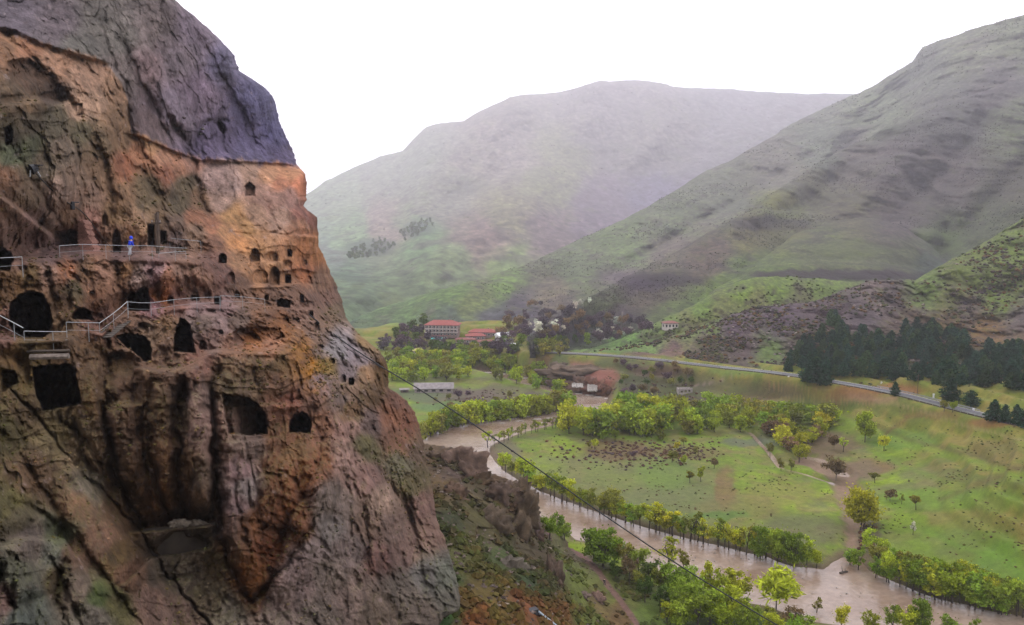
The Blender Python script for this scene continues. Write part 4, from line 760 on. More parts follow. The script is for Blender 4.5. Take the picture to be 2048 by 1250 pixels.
lum = Cc.mean(-1, keepdims=True); Cc = lum + (Cc - lum) * (.8 + .2 * sstep(380, 620, B))[..., None]
Cc = np.clip(Cc * K_ROCK, 0.004, 0.75)
# the back of the cliff, rolling away behind the skyline
wrap = []
for k, (f, s) in enumerate(((.03, 4), (.10, 30), (.25, 120), (.5, 330))):
    wrap.append(unproj(E0 - s, pys, Dc[:, -1] * (1 + f)))
Pc = np.concatenate([Pc, np.stack(wrap, 1)], 1); Cc = np.concatenate([Cc, np.repeat(Cc[:, -1:], 4, 1)], 1)
cid = np.concatenate([cid, np.full((len(pys), 4), -1)], 1)
Fq = grid_faces(*Pc.shape[:2])
fid = cid.ravel()[Fq].min(1)
Vall = Pc.reshape(-1, 3); Call = Cc.reshape(-1, 3)
def submesh(name, sel):
    f = Fq[sel]; u, inv = np.unique(f, return_inverse=True)
    return mesh_np(name, Vall[u], inv.reshape(f.shape), M_rock, Call[u])
cliff = set_props(link(bpy.data.objects.new('cliff', submesh('cliff', fid < 0))), kind='structure')
for i in range(len(CAVES)):
    s = fid == i
    if s.sum() > 4:
        link(bpy.data.objects.new('cave' if CAVES[i][1] >= 3 else 'niche', submesh('cave', s)), cliff)
_kd = None
def at_cliff(px, py):
    """point of the finished rock face at a photo pixel"""
    r = np.clip(np.searchsorted(pys, py), 1, len(pys) - 1)
    c = np.argmin(np.abs(A[r] - px))
    return Pc[r, c].copy()
# ------------------------------------------------------------------ finding the ground under a photo pixel (vectorised)
def edge_of(pts, px): return line_y(pts, px)
def _mk(depth_pts, noise_fn, sx=300, lam=1e-3):
    ev = tps([(p[0], p[1]) for p in depth_pts], [math.log(p[2]) for p in depth_pts], sx, sx, lam)
    def f(A, B):
        D = np.exp(ev(A, B)); P0 = unproj(A, B, D); return unproj(A, B, D + noise_fn(P0, A, B, D))
    return f
f_C2, f_C3, f_C4 = _mk(PC2, nC2), _mk(PC3, nC3), _mk(PC4, nC4)
f_B, f_C, f_D, f_F = _mk(PB, nB), _mk(PC, nC), _mk(PD, nD), _mk(PF, nF, 200)
def ground_at(px, py, only=None):
    px = np.asarray(px, float); py = np.asarray(py, float); n = len(px)
    Ys = np.arange(110, 700, 4.0)
    P = unproj(np.repeat(px[:, None], len(Ys), 1), np.repeat(py[:, None], len(Ys), 1), Ys[None] + 0 * px[:, None])
    h = h_valley(P[..., 0], P[..., 1], False); dz = P[..., 2] - h
    best = np.full((n, 3), np.nan); bY = np.full(n, 1e9)
    for i in range(n):
        k = np.argmax(dz[i] < 0)
        if dz[i, k] < 0 and k > 0:
            t = dz[i, k - 1] / (dz[i, k - 1] - dz[i, k]); q = P[i, k - 1] * (1 - t) + P[i, k] * t
            best[i] = q; bY[i] = q[1]
    for nm, f, top, x0, x1 in (('D', f_D, TOP_D, 1040, 2300), ('C', f_C, TOP_C, 560, 2400), ('C', f_C2, TOP_C2, 1060, 2400), ('C', f_C3, TOP_C3, 1090, 2000), ('C', f_C4, TOP_C4, 1400, 1960), ('F', f_F, TOP_F, 700, 2300), ('B', f_B, TOP_B, 480, 1950)):
        if only and nm not in only: continue
        q = f(px, py); ok = (px > x0) & (px < x1) & (py > line_y(top, px) + 2) & (q[:, 1] < bY)
        if nm == 'F': ok &= (py < 1330)
        if nm == 'C': ok &= (py < line_y([(560, 752), (1000, 735), (1300, 716), (1600, 730), (2400, 690)], px))
        if nm == 'B': ok &= (py < 690)
        if nm == 'D': ok &= (py < line_y(BOT_D, px))
        best[ok] = q[ok]; bY[ok] = q[ok, 1]
    return best

# ------------------------------------------------------------------ foliage and bark
def leaf_mat(name, trans=0.35):
    m, n, l = nodes_of(name)
    out = n.new('ShaderNodeOutputMaterial'); oi = n.new('ShaderNodeObjectInfo')
    g = n.new('ShaderNodeNewGeometry')
    t = n.new('ShaderNodeTexNoise'); t.inputs['Scale'].default_value = 0.9; t.inputs['Detail'].default_value = 3
    l.new(g.outputs['Position'], t.inputs[0])
    r = n.new('ShaderNodeMapRange'); r.inputs[1].default_value = .3; r.inputs[2].default_value = .7; r.inputs[3].default_value = .62; r.inputs[4].default_value = 1.4
    l.new(t.outputs[0], r.inputs[0])
    rp = n.new('ShaderNodeMapRange'); rp.inputs[3].default_value = .7; rp.inputs[4].default_value = 1.3
    l.new(g.outputs['Random Per Island'], rp.inputs[0])
    mu = n.new('ShaderNodeMath'); mu.operation = 'MULTIPLY'; l.new(r.outputs[0], mu.inputs[0]); l.new(rp.outputs[0], mu.inputs[1])
    vm = n.new('ShaderNodeVectorMath'); vm.operation = 'SCALE'; l.new(oi.outputs['Color'], vm.inputs[0]); l.new(mu.outputs[0], vm.inputs['Scale'])
    d = n.new('ShaderNodeBsdfDiffuse'); tr = n.new('ShaderNodeBsdfTranslucent'); mx = n.new('ShaderNodeMixShader'); mx.inputs[0].default_value = trans
    l.new(vm.outputs[0], d.inputs[0]); l.new(vm.outputs[0], tr.inputs[0]); l.new(d.outputs[0], mx.inputs[1]); l.new(tr.outputs[0], mx.inputs[2])
    l.new(mx.outputs[0], out.inputs[0])
    return m
M_leaf = leaf_mat('leaves'); M_needle = leaf_mat('needles', 0.1)
M_bark = flat_mat('bark', (0.055, 0.042, 0.034), 0.95, amp=0.4, scale=6, bump=0.5)
M_palebark = flat_mat('pale_bark', (0.16, 0.13, 0.11), 0.95, amp=0.4, scale=6, bump=0.5)

def cards(cent, size, rs, elong=1.5, up=0.0):
    """leaf sprays: one small bent quad each"""
    n = len(cent)
    a = rs.normal(size=(n, 3)); a[:, 2] += up; a /= np.linalg.norm(a, axis=1)[:, None]
    b = rs.normal(size=(n, 3)); b -= (a * b).sum(1)[:, None] * a; b /= np.linalg.norm(b, axis=1)[:, None]
    s = size * rs.uniform(.6, 1.35, (n, 1))
    a = a * s * elong * .5; b = b * s * .5
    V = np.stack([cent - a, cent + b * .9, cent + a, cent - b * .9], 1).reshape(-1, 3)
    return V, np.arange(4 * n).reshape(n, 4)
def tubes(segs, sides=5):
    V = []; Fs = []; k = 0
    for (p, q, r0, r1) in segs:
        p = np.asarray(p, float); q = np.asarray(q, float); d = q - p; d /= np.linalg.norm(d) + 1e-9
        u = np.cross(d, (0.3, 0.9, 0.1)); u /= np.linalg.norm(u); w = np.cross(d, u)
        for (c, r) in ((p, r0), (q, r1)):
            for i in range(sides):
                t = 2 * math.pi * i / sides; V.append(c + r * (math.cos(t) * u + math.sin(t) * w))
        for i in range(sides):
            j = (i + 1) % sides; Fs.append((k + i, k + j, k + sides + j, k + sides + i))
        k += 2 * sides
    return np.array(V), np.array(Fs)
def make_willow(seed, H=9.0, rad=3.2, ncl=26, nleaf=95, leaf=0.40, trunk_h=2.2, sparse=1.0, multi=1):
    rs = np.random.RandomState(seed); segs = []; cl = []
    for mtr in range(multi):
        bx = rs.uniform(-.5, .5, 2) * (multi > 1); lean = rs.uniform(-.35, .35, 2)
        top = np.array([bx[0] + lean[0], bx[1] + lean[1], trunk_h * rs.uniform(.8, 1.2)])
        segs.append(((bx[0], bx[1], -1.0), top, .24, .17))
        nb = max(3, ncl // (4 * multi))
        for i in range(nb):
            ang = 2 * math.pi * (i + rs.rand()) / nb; ln = rs.uniform(.45, .8)
            e = top + np.array([math.cos(ang) * rad * ln * .6, math.sin(ang) * rad * ln * .6, (H - trunk_h) * rs.uniform(.3, .62)])
            segs.append((top, e, .13, .07))
            for j in range(max(2, ncl // (nb * multi))):
                a2 = ang + rs.uniform(-1.1, 1.1); rr = rad * rs.uniform(.25, .85); zz = rs.uniform(trunk_h + .6, H - .7)
                rr *= math.sqrt(max(.12, 1 - ((zz - (trunk_h + H) * .5) / ((H - trunk_h) * .62)) ** 2))
                c = np.array([lean[0] + math.cos(a2) * rr, lean[1] + math.sin(a2) * rr, zz])
                segs.append((e, c, .055, .02)); cl.append((c, rs.uniform(.7, 1.25) * rad / 3.2))
    pts = []
    for (c, r) in cl:
        k = int(nleaf * sparse); d = rs.normal(size=(k, 3)); d /= np.linalg.norm(d, axis=1)[:, None]
        q = c + d * (r * rs.uniform(.2, 1.3, (k, 1)) ** .8) * np.array([1, 1, .8]); pts.append(q)
        pts.append(c + rs.normal(size=(k // 8, 3)) * r * .8)
    pts = np.concatenate(pts)
    V, Fc = cards(pts, leaf, rs)
    crown = mesh_np('crown', V, Fc, M_leaf, None, False)
    V, Fc = tubes(segs)
    trunk = mesh_np('trunk', V, Fc, M_bark)
    return trunk, crown
def make_pine(seed, H=12.0, rad=3.0, n=1700, leaf=.6):
    rs = np.random.RandomState(seed)
    segs = [((0, 0, -1), (0, 0, H * .55), .2, .12), ((0, 0, H * .55), (0, 0, H), .12, .03)]; pts = []
    nl = 13
    for i in range(nl):
        t = i / (nl - 1); z = H * (.14 + .84 * t); r = rad * (1 - t ** 2.3) ** .8 * rs.uniform(.65, 1.2) + .45
        nb = 6
        for j in range(nb):
            a = 2 * math.pi * (j + rs.rand()) / nb; rr = r * rs.uniform(.7, 1.1)
            e = np.array([math.cos(a) * rr, math.sin(a) * rr, z - .25 * rr]); segs.append(((0, 0, z), e, .04, .015))
            k = int(n / (nl * nb) * (1.7 - 1.3 * t)); s = rs.rand(k, 1) ** .6
            pts.append(np.array([0, 0, z]) * (1 - s) + e * s + rs.normal(size=(k, 3)) * np.array([.28, .28, .18]) * (rad / 2.4))
    V, Fc = cards(np.concatenate(pts), leaf, rs, 1.7)
    crown = mesh_np('crown', V, Fc, M_needle, None, False)
    V, Fc = tubes(segs, 4)
    return mesh_np('trunk', V, Fc, M_bark), crown
def make_bush(seed, rad=1.3, n=420, leaf=.3, h=1.0):
    rs = np.random.RandomState(seed); cl = [rs.uniform(-1, 1, 3) * rad * np.array([.6, .6, .3]) + (0, 0, rad * .62 * h) for _ in range(9)]
    pts = np.concatenate([c + rs.normal(size=(n // 9, 3)) * rad * .27 for c in cl]); pts[:, 2] = np.abs(pts[:, 2])
    V, Fc = cards(pts, leaf, rs)
    segs = [((0, 0, -.3), c, .06, .02) for c in cl]
    V2, F2 = tubes(segs, 4)
    return mesh_np('stem', V2, F2, M_bark), mesh_np('foliage', V, Fc, M_leaf, None, False)
def make_bare(seed, H=7, rad=2.4):
    """tree not yet in leaf: trunk, limbs and a haze of twigs"""
    rs = np.random.RandomState(seed); segs = []; tw = []
    top = np.array([0, 0, H * .3]); segs.append(((0, 0, -1), top, .18, .12))
    for i in range(6):
        a = 2 * math.pi * (i + rs.rand()) / 6; e = top + np.array([math.cos(a) * rad * .5, math.sin(a) * rad * .5, H * rs.uniform(.25, .42)]); segs.append((top, e, .09, .05))
        for j in range(7):
            q = e + rs.normal(size=3) * np.array([rad * .35, rad * .35, H * .13]) + (0, 0, H * .1); segs.append((e, q, .035, .012))
            k = 22; tw.append(q + rs.normal(size=(k, 3)) * .55)
    V, Fc = cards(np.concatenate(tw), .42, rs, 3.2)
    V[:, 2] = np.maximum(V[:, 2], 0)
    crown = mesh_np('crown', V, Fc, M_leaf, None, False)
    V, Fc = tubes(segs, 4)
    return mesh_np('trunk', V, Fc, M_palebark), crown

WIL = [make_willow(100 + i, 9.0, 2.9 + .2 * (i % 3), 17 + 3 * (i % 3), 84, .36, 2.7 + .35 * (i % 3)) for i in range(6)]
WIL_S = [make_willow(130 + i, 8.0, 2.2, 14, 42, .34, 2.6, 1.0, 1) for i in range(4)]         # thin crowned
WIL_F = [make_willow(160 + i, 9.0, 3.9, 22, 44, .72, .9) for i in range(5)]                  # far
BIG = [make_willow(190 + i, 11.0, 4.2, 40, 110, .42, 2.4, 1.0, 2) for i in range(3)]
PINE = [make_pine(220 + i) for i in range(5)]
BUSH = [make_bush(240 + i) for i in range(4)]
BARE = [make_bare(260 + i) for i in range(4)]
C_YG, C_GR, C_OL, C_YEL, C_DK, C_BR, C_BL, C_PINE, C_PUR = [(0.31,0.35,0.028),(0.19,0.27,0.03),(0.20,0.20,0.035),(0.44,0.42,0.03),(0.075,0.115,0.025),(0.19,0.13,0.065),(0.55,0.55,0.45),(0.018,0.048,0.026),(0.10,0.07,0.085)]
C_PINE2, C_PINE3 = (0.034, 0.066, 0.026), (0.022, 0.052, 0.034)
CW = {C_PINE2: 'mid green', C_PINE3: 'bluish green', C_YG: 'yellow-green', C_GR: 'fresh green', C_OL: 'olive green', C_YEL: 'bright yellow', C_DK: 'dark green', C_BR: 'brown twiggy', C_BL: 'white blossoming', C_PINE: 'dark green', C_PUR: 'purplish leafless'}
TREES = []           # (px, py, height, colour, kind, row key, fixed label)
def add(px, py, h, col, kind='w', row=None, label=None): TREES.append([px, py, h, col, kind, row, label])
def row(pts, n, h0, h1, cols, kind, key, jx=4, jy=3, deep=1):
    t = np.linspace(0, 1, n); xs = np.array([p[0] for p in pts]); s = np.linspace(0, 1, 400)
    L = np.interp(s, np.linspace(0, 1, len(pts)), xs); yy = [p[1] for p in pts]
    kinds = kind
    for i in range(n):
        kind = R.choice(kinds)
        x = xs[0] + (xs[-1] - xs[0]) * t[i]; y = np.interp(x, xs, yy)
        add(x + R.uniform(-jx, jx), y + R.uniform(-jy, jy), R.uniform(h0, h1), R.choice(cols), kind, key)
def inside(x, y, poly): return poly_sd(np.array([x]), np.array([y]), poly)[0] > 0
def fill(poly, n, h0, h1, cols, kind, key, mind=9):
    xs = [p[0] for p in poly]; ys = [p[1] for p in poly]; got = []; k = 0
    while len(got) < n and k < n * 60:
        k += 1; x = R.uniform(min(xs), max(xs)); y = R.uniform(min(ys), max(ys))
        if inside(x, y, poly) and all(((x - a) / 1.0) ** 2 + ((y - b) * 2.2) ** 2 > mind ** 2 for a, b in got):
            got.append((x, y)); add(x, y, R.uniform(h0, h1), R.choice(cols), kind, key)
W3 = [C_YG, C_YG, C_GR, C_OL]
ROWS = {
 'island': ('willow', 'in the flooded row edging the meadow', 'flooded willows edging the meadow', 'willow_tree'),
 'upper': ('thin tree', 'in the flooded row on the meadow rim', 'thin trees along the upper rim of the meadow', 'thin_tree'),
 'grove': ('tall tree', 'in the grove heading the meadow', 'trees in the grove at the head of the meadow', 'broadleaf_tree'),
 'belt': ('tree', 'in the belt below the road bank', 'trees in the belt below the road bank', 'broadleaf_tree'),
 'channel': ('tree', 'beside the narrow meadow brook', 'trees beside the narrow brook', 'broadleaf_tree'),
 'wood': ('round tree', 'in the riverside wood below the village', 'trees in the riverside wood below the village', 'woodland_tree'),
 'farbank': ('tree', 'on the far bank at the river bend', 'trees on the far bank at the bend', 'woodland_tree'),
 'near': ('willow', 'on the near bank below the footpath', 'willows on the near river bank', 'willow_tree'),
 'right': ('willow', 'on the flooded bank downstream', 'willows along the flooded bank downstream', 'willow_tree'),
 'pines': ('pine', 'in the pine wood under the hill', 'pines under the rocky hill', 'pine_tree'),
 'roadpine': ('pine', 'standing by the paved road', 'pines beside the road', 'pine_tree'),
 'scrub': ('tree', 'on the slope above the village', 'leafless trees above the village', 'leafless_tree'),
 'village': ('tree', 'among the village houses', 'trees among the village houses', 'village_tree'),
 'blossom': ('fruit tree', 'on the slope by the village', 'blossoming fruit trees near the village', 'fruit_tree'),
 'meadow': ('low tree', 'near the brown mound in the meadow', 'low trees in the river meadow', 'low_tree'),
 'field': ('tree', 'in the field right of the side channel', 'single trees in the right field', 'field_tree'),
 'gully': ('small tree', 'on the bank between road and river', 'small trees on the bank below the road', 'leafless_tree'),
 'bankscrub': ('scrub tree', 'behind the far bank trees', 'scrub trees on the far bank flat', 'scrub_tree'),
 'hillwood': ('tree', 'in the small far hillside wood', 'trees in the small wood on the far hillside', 'hillside_tree'),
}
row([(1000,940),(1030,960),(1080,990),(1130,1008),(1200,1033),(1270,1058),(1350,1080),(1440,1100),(1530,1120)], 44, 6.0, 10.4, W3 + [C_YEL], 'ws', 'island')
row([(1040,956),(1130,1000),(1250,1045),(1400,1082),(1520,1104)], 12, 5, 7.5, W3, 'w', 'island', 9, 3)
for q in [(1520,1126,9.5,C_GR),(1555,1132,9.5,C_GR),(1585,1138,10.5,C_GR),(1612,1132,8,C_YG),(1632,1140,6,C_YG),(1545,1118,8,C_YG)]: add(*q, 'b' if q[2] > 9 else 'w', 'island')
row([(990,893),(1030,874),(1080,862),(1130,852)], 17, 4.5, 6.2, [C_GR, C_OL, C_YG], 's', 'upper', 3, 2)
add(976, 897, 8.0, C_YG, 's', 'field', 'small yellow-green tree standing in the water at the left tip of the meadow')
fill([(1135,872),(1135,848),(1205,846),(1340,846),(1340,868),(1230,880)], 24, 10, 14, [C_YG, C_GR, C_GR, C_YG], 'f', 'grove', 13)
fill([(1200,838),(1240,826),(1450,826),(1660,832),(1672,856),(1500,868),(1340,864),(1200,862)], 52, 7, 10.5, W3 + [C_GR], 'f', 'belt', 13)
fill([(1540,862),(1650,860),(1640,892),(1590,908),(1545,895)], 14, 6, 9, [C_YG, C_OL, C_YEL, C_BR], 'f', 'channel', 13)
for q in [(1562,942,5,C_OL),(1582,944,5,C_OL),(1598,925,7,C_YG),(1612,918,6,C_YEL),(1540,915,6,C_OL)]: add(*q, 'w', 'channel')
fill([(775,722),(870,716),(960,712),(1060,735),(1140,770),(1130,792),(1040,770),(960,752),(900,762),(775,768)], 74, 6.5, 10, [C_GR, C_YG, C_GR, C_OL], 'f', 'wood', 11)
row([(845,882),(880,868),(920,852),(970,845),(1030,838),(1080,832),(1140,818)], 20, 8, 11, [C_YG, C_GR, C_YG, C_OL], 'f', 'farbank', 5, 3)
row([(870,858),(920,842),(970,838),(1040,830),(1120,812)], 14, 7, 10, W3, 'f', 'farbank', 6, 4)
fill([(850,800),(960,792),(1100,800),(1090,822),(960,832),(880,835)], 22, 2.5, 4.5, [C_PUR, C_BR, C_OL, C_PUR], 'a', 'bankscrub', 10)
NEAR = [(1112,1086,8.5,C_GR,'w'),(1130,1090,6.5,C_GR,'w'),(1098,1080,6,C_GR,'w'),(1203,1134,10.5,C_GR,'b'),(1228,1132,9,C_GR,'w'),(1188,1124,7,C_DK,'w'),(1252,1146,8,C_OL,'w'),(1278,1152,8,C_GR,'w'),(1258,1170,7,C_BR,'w'),(1302,1176,7.5,C_DK,'w'),(1335,1152,9.5,C_YG,'s'),(1365,1158,7,C_OL,'w'),(1318,1190,7,C_OL,'w'),(1345,1200,9,C_GR,'w'),(1376,1190,8,C_GR,'w'),(1405,1215,11.5,C_YG,'s'),(1430,1222,10,C_YG,'w'),(1385,1232,10,C_GR,'w'),(1352,1236,8,C_GR,'w'),(1320,1225,7,C_DK,'w'),(1290,1205,6,C_DK,'w'),(1472,1214,9.5,C_YG,'w'),(1450,1206,8,C_YG,'s'),(1552,1226,9.5,C_YG,'a'),(1420,1252,9,C_GR,'w'),(1460,1255,9,C_YG,'b'),(1500,1256,7,C_GR,'w'),(1395,1268,9,C_GR,'w'),(1360,1265,8,C_GR,'w'),(1540,1262,6,C_OL,'w'),(1580,1262,6,C_BR,'w'),(1632,1240,4.5,C_OL,'s'),(1684,1260,6,C_YEL,'w'),(1740,1275,6,C_YG,'w'),(1785,1278,7,C_GR,'w'),(1838,1282,8.5,C_GR,'b'),(1815,1285,7,C_YG,'w'),(1900,1290,6,C_GR,'w'),(1950,1300,6,C_GR,'w'),(1610,1272,5,C_GR,'w'),(1335,1262,7,C_YG,'w'),(1440,1275,8,C_YG,'w'),(1490,1285,8,C_GR,'w'),(1545,1285,7,C_YG,'w'),(1590,1292,7,C_GR,'w'),(1232,1160,5,C_DK,'w'),(1275,1180,5.5,C_OL,'w')]
for q in NEAR: add(*q, 'near')
row([(1755,1166),(1800,1180),(1850,1195),(1900,1208),(1960,1222),(2048,1238)], 22, 6, 10, [C_GR, C_YG, C_GR], 'wws', 'right', 6, 5)
row([(1790,1150),(1850,1165),(1900,1180),(1980,1200),(2060,1222)], 16, 6, 8.5, [C_GR, C_YG, C_OL], 'w', 'right', 6, 5)
for q in [(1716,1152,7,C_GR),(1700,1142,5,C_GR),(1742,1106,7,C_YG),(1768,1118,6,C_YG),(1755,1135,6,C_OL)]: add(*q, 'w', 'right')
add(1720, 1060, 12.5, C_YEL, 'b', 'field', 'big bright yellow tree on the bank of the muddy side channel')
add(1672, 962, 7.5, C_BR, 'a', 'field', 'round leafless brownish tree at the head of the side channel')
add(1730, 884, 12, C_YG, 'b', 'field', 'broad yellow-green tree at the foot of the road slope')
add(1768, 902, 6.5, C_YEL, 'w', 'field', 'narrow yellow tree right of the broad yellow-green tree')
for q in [(1668,900,5.5,C_BR,'a'),(1686,904,6,C_YG,'s'),(1750,966,4.2,C_OL,'w'),(1832,1020,5,C_OL,'w'),(1780,1002,3.4,C_BR,'a'),(1803,1008,3.2,C_OL,'s'),(1826,1070,4.2,C_BL,'s')]: add(*q, 'field')
for q in [(1190,900,4.5,C_YG),(1178,898,3.5,C_OL),(1268,918,3.6,C_PUR),(1355,902,4,C_YEL),(1368,892,4,C_OL),(1344,925,4.5,C_OL),(1366,932,4.6,C_YG),(1402,964,6,C_YG),(1380,966,4.5,C_OL),(1428,938,4,C_BR),(1392,912,4,C_OL),(1230,884,5,C_GR),(1205,884,4,C_GR),(1320,880,5,C_OL),(1395,868,8,C_YG),(1375,868,6,C_OL)]: add(*q, 'w', 'meadow')
PW = [(1562,746),(1590,705),(1640,665),(1662,636),(1690,660),(1740,676),(1780,664),(1850,655),(1900,664),(1960,690),(2070,705),(2070,786),(1950,772),(1880,776),(1800,764),(1700,752),(1640,756)]
fill(PW, 286, 4.8, 8.2, [C_PINE, C_PINE2, C_PINE3], 'p', 'pines', 4)
for q in [(1632,768,12,C_PINE),(1650,772,10,C_PINE),(1615,764,9,C_PINE),(1900,806,10,C_PINE),(1942,812,6,C_PINE),(1988,842,7.5,C_PINE),(2010,846,6.5,C_PINE),(2032,850,7,C_PINE),(2055,856,7,C_PINE),(1790,792,6,C_PINE),(1768,752,9,C_PINE)]: add(*q, 'p', 'roadpine')
fill([(980,690),(1000,640),(1060,610),(1100,615),(1160,640),(1230,640),(1310,645),(1300,668),(1200,690),(1080,690)], 74, 5, 8.5, [C_PUR, C_PUR, C_BR], 'a', 'scrub', 10)
fill([(760,700),(800,660),(850,640),(860,690),(960,700),(1040,695),(1030,715),(900,712)], 44, 6, 9, [C_PUR, C_DK, C_PUR, C_DK], 'f', 'village', 11)
fill([(1040,690),(1130,676),(1180,690),(1120,712),(1050,715)], 14, 6, 9, [C_DK, C_GR, C_OL], 'f', 'village', 12)
for q in [(1058,654),(1078,664),(1110,656),(1125,664),(1198,672),(1225,665),(1250,672),(1262,668),(1235,650),(1300,660),(1072,704),(1160,612),(1150,618),(1180,606),(1210,668),(1072,650)]: add(*q, R.uniform(4.5, 6.5), C_BL, 'w', 'blossom')
fill([(1230,730),(1350,735),(1400,760),(1340,790),(1240,800),(1215,760)], 22, 3, 5, [C_PUR, C_BR, C_DK, C_OL], 'a', 'gully', 13)
fill([(690,505),(760,478),(790,492),(760,512),(700,520)], 34, 9, 14, [C_DK], 'f', 'hillwood', 7)
fill([(800,468),(840,440),(872,446),(850,465),(810,485)], 30, 9, 14, [C_DK], 'f', 'hillwood', 7)
add(1905, 826, 5, C_YG, 'w', 'field', 'yellow-green bushy tree below the guard rail of the road')
add(1888, 824, 4.6, C_OL, 'w', 'field', 'olive bushy tree under the road edge left of the guard rail bush')

G = ground_at([t[0] for t in TREES], [t[1] for t in TREES])
ORD = ['zeroth', 'first', 'second', 'third', 'fourth', 'fifth', 'sixth', 'seventh', 'eighth', 'ninth', 'tenth']
def nth(k): return ORD[k] if k < 11 else '%d%s' % (k, 'th' if 10 <= k % 100 <= 20 else {1: 'st', 2: 'nd', 3: 'rd'}.get(k % 10, 'th'))
rank = {}
for key in ROWS:
    ids = sorted([i for i, t in enumerate(TREES) if t[5] == key and not t[6]], key=lambda i: TREES[i][0])
    for k, i in enumerate(ids): rank[i] = (k + 1, len(ids))
KIND = {'w': (WIL, 9.0), 's': (WIL_S, 8.0), 'f': (WIL_F, 9.0), 'b': (BIG, 11.0), 'p': (PINE, 12.0), 'a': (BARE, 7.0)}
NAMES = {'w': 'willow_tree', 's': 'willow_tree', 'f': 'willow_tree', 'b': 'willow_tree', 'p': 'pine_tree', 'a': 'leafless_tree'}
for i, (px, py, h, col, kind, key, lab) in enumerate(TREES):
    P = G[i]
    if np.isnan(P[0]) or (1148 < px < 1224 and py < 858 and key in ('belt', 'grove')): continue
    kk = kind
    if kind == 'w' and P[1] > 330: kk = 'f'
    trunk, crown = R.choice(KIND[kk][0]); s = h / KIND[kk][1]
    root = bpy.data.objects.new(ROWS[key][3], None); link(root); root.empty_display_size = 0.5
    root.location = (P[0], P[1], max(P[2], -0.6)); root.rotation_euler = (0, 0, R.uniform(0, 6.28)); w = s * (R.uniform(.75, 1.32) if kind != 'p' else R.uniform(1.1, 1.75))
    root.scale = (w, w * R.uniform(.9, 1.1), s)
    t = link(bpy.data.objects.new('trunk', trunk), root); c = link(bpy.data.objects.new('crown', crown), root)
    v = R.uniform(.68, 1.25); hv = R.uniform(-.04, .04) if kind != 'p' else 0
    c.color = (col[0] * v * (1 + hv * 3), col[1] * v, col[2] * v, 1)
    kindname, where, group, nm = ROWS[key]
    if not lab:
        k, n = rank[i]
        lab = '%s %s, %s from the left %s' % (CW[col], kindname.replace('leafless ', '') if 'leafless' in CW[col] else kindname, nth(k), where)
    set_props(root, lab, 'tree', group)

# ------------------------------------------------------------------ shrubs, stones and tufts that nobody could count
def vc_mat(name, rough=.95, trans=False):
    m, n, l = nodes_of(name)
    out = n.new('ShaderNodeOutputMaterial'); b = n.new('ShaderNodeBsdfPrincipled'); a = n.new('ShaderNodeVertexColor'); a.layer_name = 'Col'
    g = n.new('ShaderNodeNewGeometry'); t = n.new('ShaderNodeTexNoise'); t.inputs['Scale'].default_value = 2.0; t.inputs['Detail'].default_value = 4
    l.new(g.outputs['Position'], t.inputs[0])
    r = n.new('ShaderNodeMapRange'); r.inputs[1].default_value = .3; r.inputs[2].default_value = .7; r.inputs[3].default_value = .6; r.inputs[4].default_value = 1.4
    l.new(t.outputs[0], r.inputs[0])
    vm = n.new('ShaderNodeVectorMath'); vm.operation = 'SCALE'; l.new(a.outputs[0], vm.inputs[0]); l.new(r.outputs[0], vm.inputs['Scale'])
    l.new(vm.outputs[0], b.inputs['Base Color']); b.inputs['Roughness'].default_value = rough; b.inputs['Specular IOR Level'].default_value = .15
    l.new(b.outputs[0], out.inputs[0]); return m
M_shrub = vc_mat('shrub_leaves'); M_stone = vc_mat('loose_stone')
def lumps(name, P, S, cols, mat, seed, flat=.8, smooth=False, sink=.25):
    rs = np.random.RandomState(seed); n = len(P)
    base = np.array([(1,0,0),(-1,0,0),(0,1,0),(0,-1,0),(0,0,1),(0,0,-1),(.62,.62,.5),(-.62,.62,.45),(-.62,-.62,.5),(.62,-.62,.45)], float)
    tri = np.array([(0,6,4),(6,2,4),(2,7,4),(7,1,4),(1,8,4),(8,3,4),(3,9,4),(9,0,4),(0,5,2),(2,5,1),(1,5,3),(3,5,0),(0,2,6),(2,1,7),(1,3,8),(3,0,9)])
    V = base[None] * rs.uniform(.6, 1.3, (n, 10, 1)) * S[:, None, None] * np.array([1, 1, flat])
    a = rs.uniform(0, 6.28, n); ca, sa = np.cos(a)[:, None], np.sin(a)[:, None]
    V = np.stack([V[..., 0] * ca - V[..., 1] * sa, V[..., 0] * sa + V[..., 1] * ca, V[..., 2]], -1) + P[:, None]
    V[..., 2] += (flat * S * (.5 - sink))[:, None]
    Fc = (tri[None] + (np.arange(n) * 10)[:, None, None]).reshape(-1, 3)
    C = np.repeat(cols[:, None], 10, 1)
    me = mesh_np(name, V.reshape(-1, 3), Fc, mat, C.reshape(-1, 3), smooth)
    return set_props(link(bpy.data.objects.new(name, me)), kind='stuff')
rs = np.random.RandomState(5)
def scatter_on(Pg, n, mask_fn, rs, Cg=None):
    """random points of a sheet, weighted by a mask"""
    q = Pg[4:].reshape(-1, 3); px, py = proj(q)
    w = mask_fn(q, px, py); w = np.clip(w, 0, None) * ((px > 560) & (px < 2120) & (py < 1300)); w = w / w.sum()
    idx = rs.choice(len(q), n, p=w); 
    if Cg is not None: global GC; GC = Cg[4:].reshape(-1, 3)[idx]
    return q[idx], px[idx], py[idx]
def pick(cols, n, rs, k=.55, var=.3):
    c = np.array([lin(x) for x in cols])[rs.randint(0, len(cols), n)]; return c * k * rs.uniform(1 - var, 1 + var, (n, 1))
q, px, py = scatter_on(PC_, 8000, lambda q, px, py: np.clip(fbm(q[:, 0] * .006, q[:, 1] * .006, q[:, 2] * .01, 4) + .12, 0, 1) ** 1.2 * q[:, 1], rs, CC_)
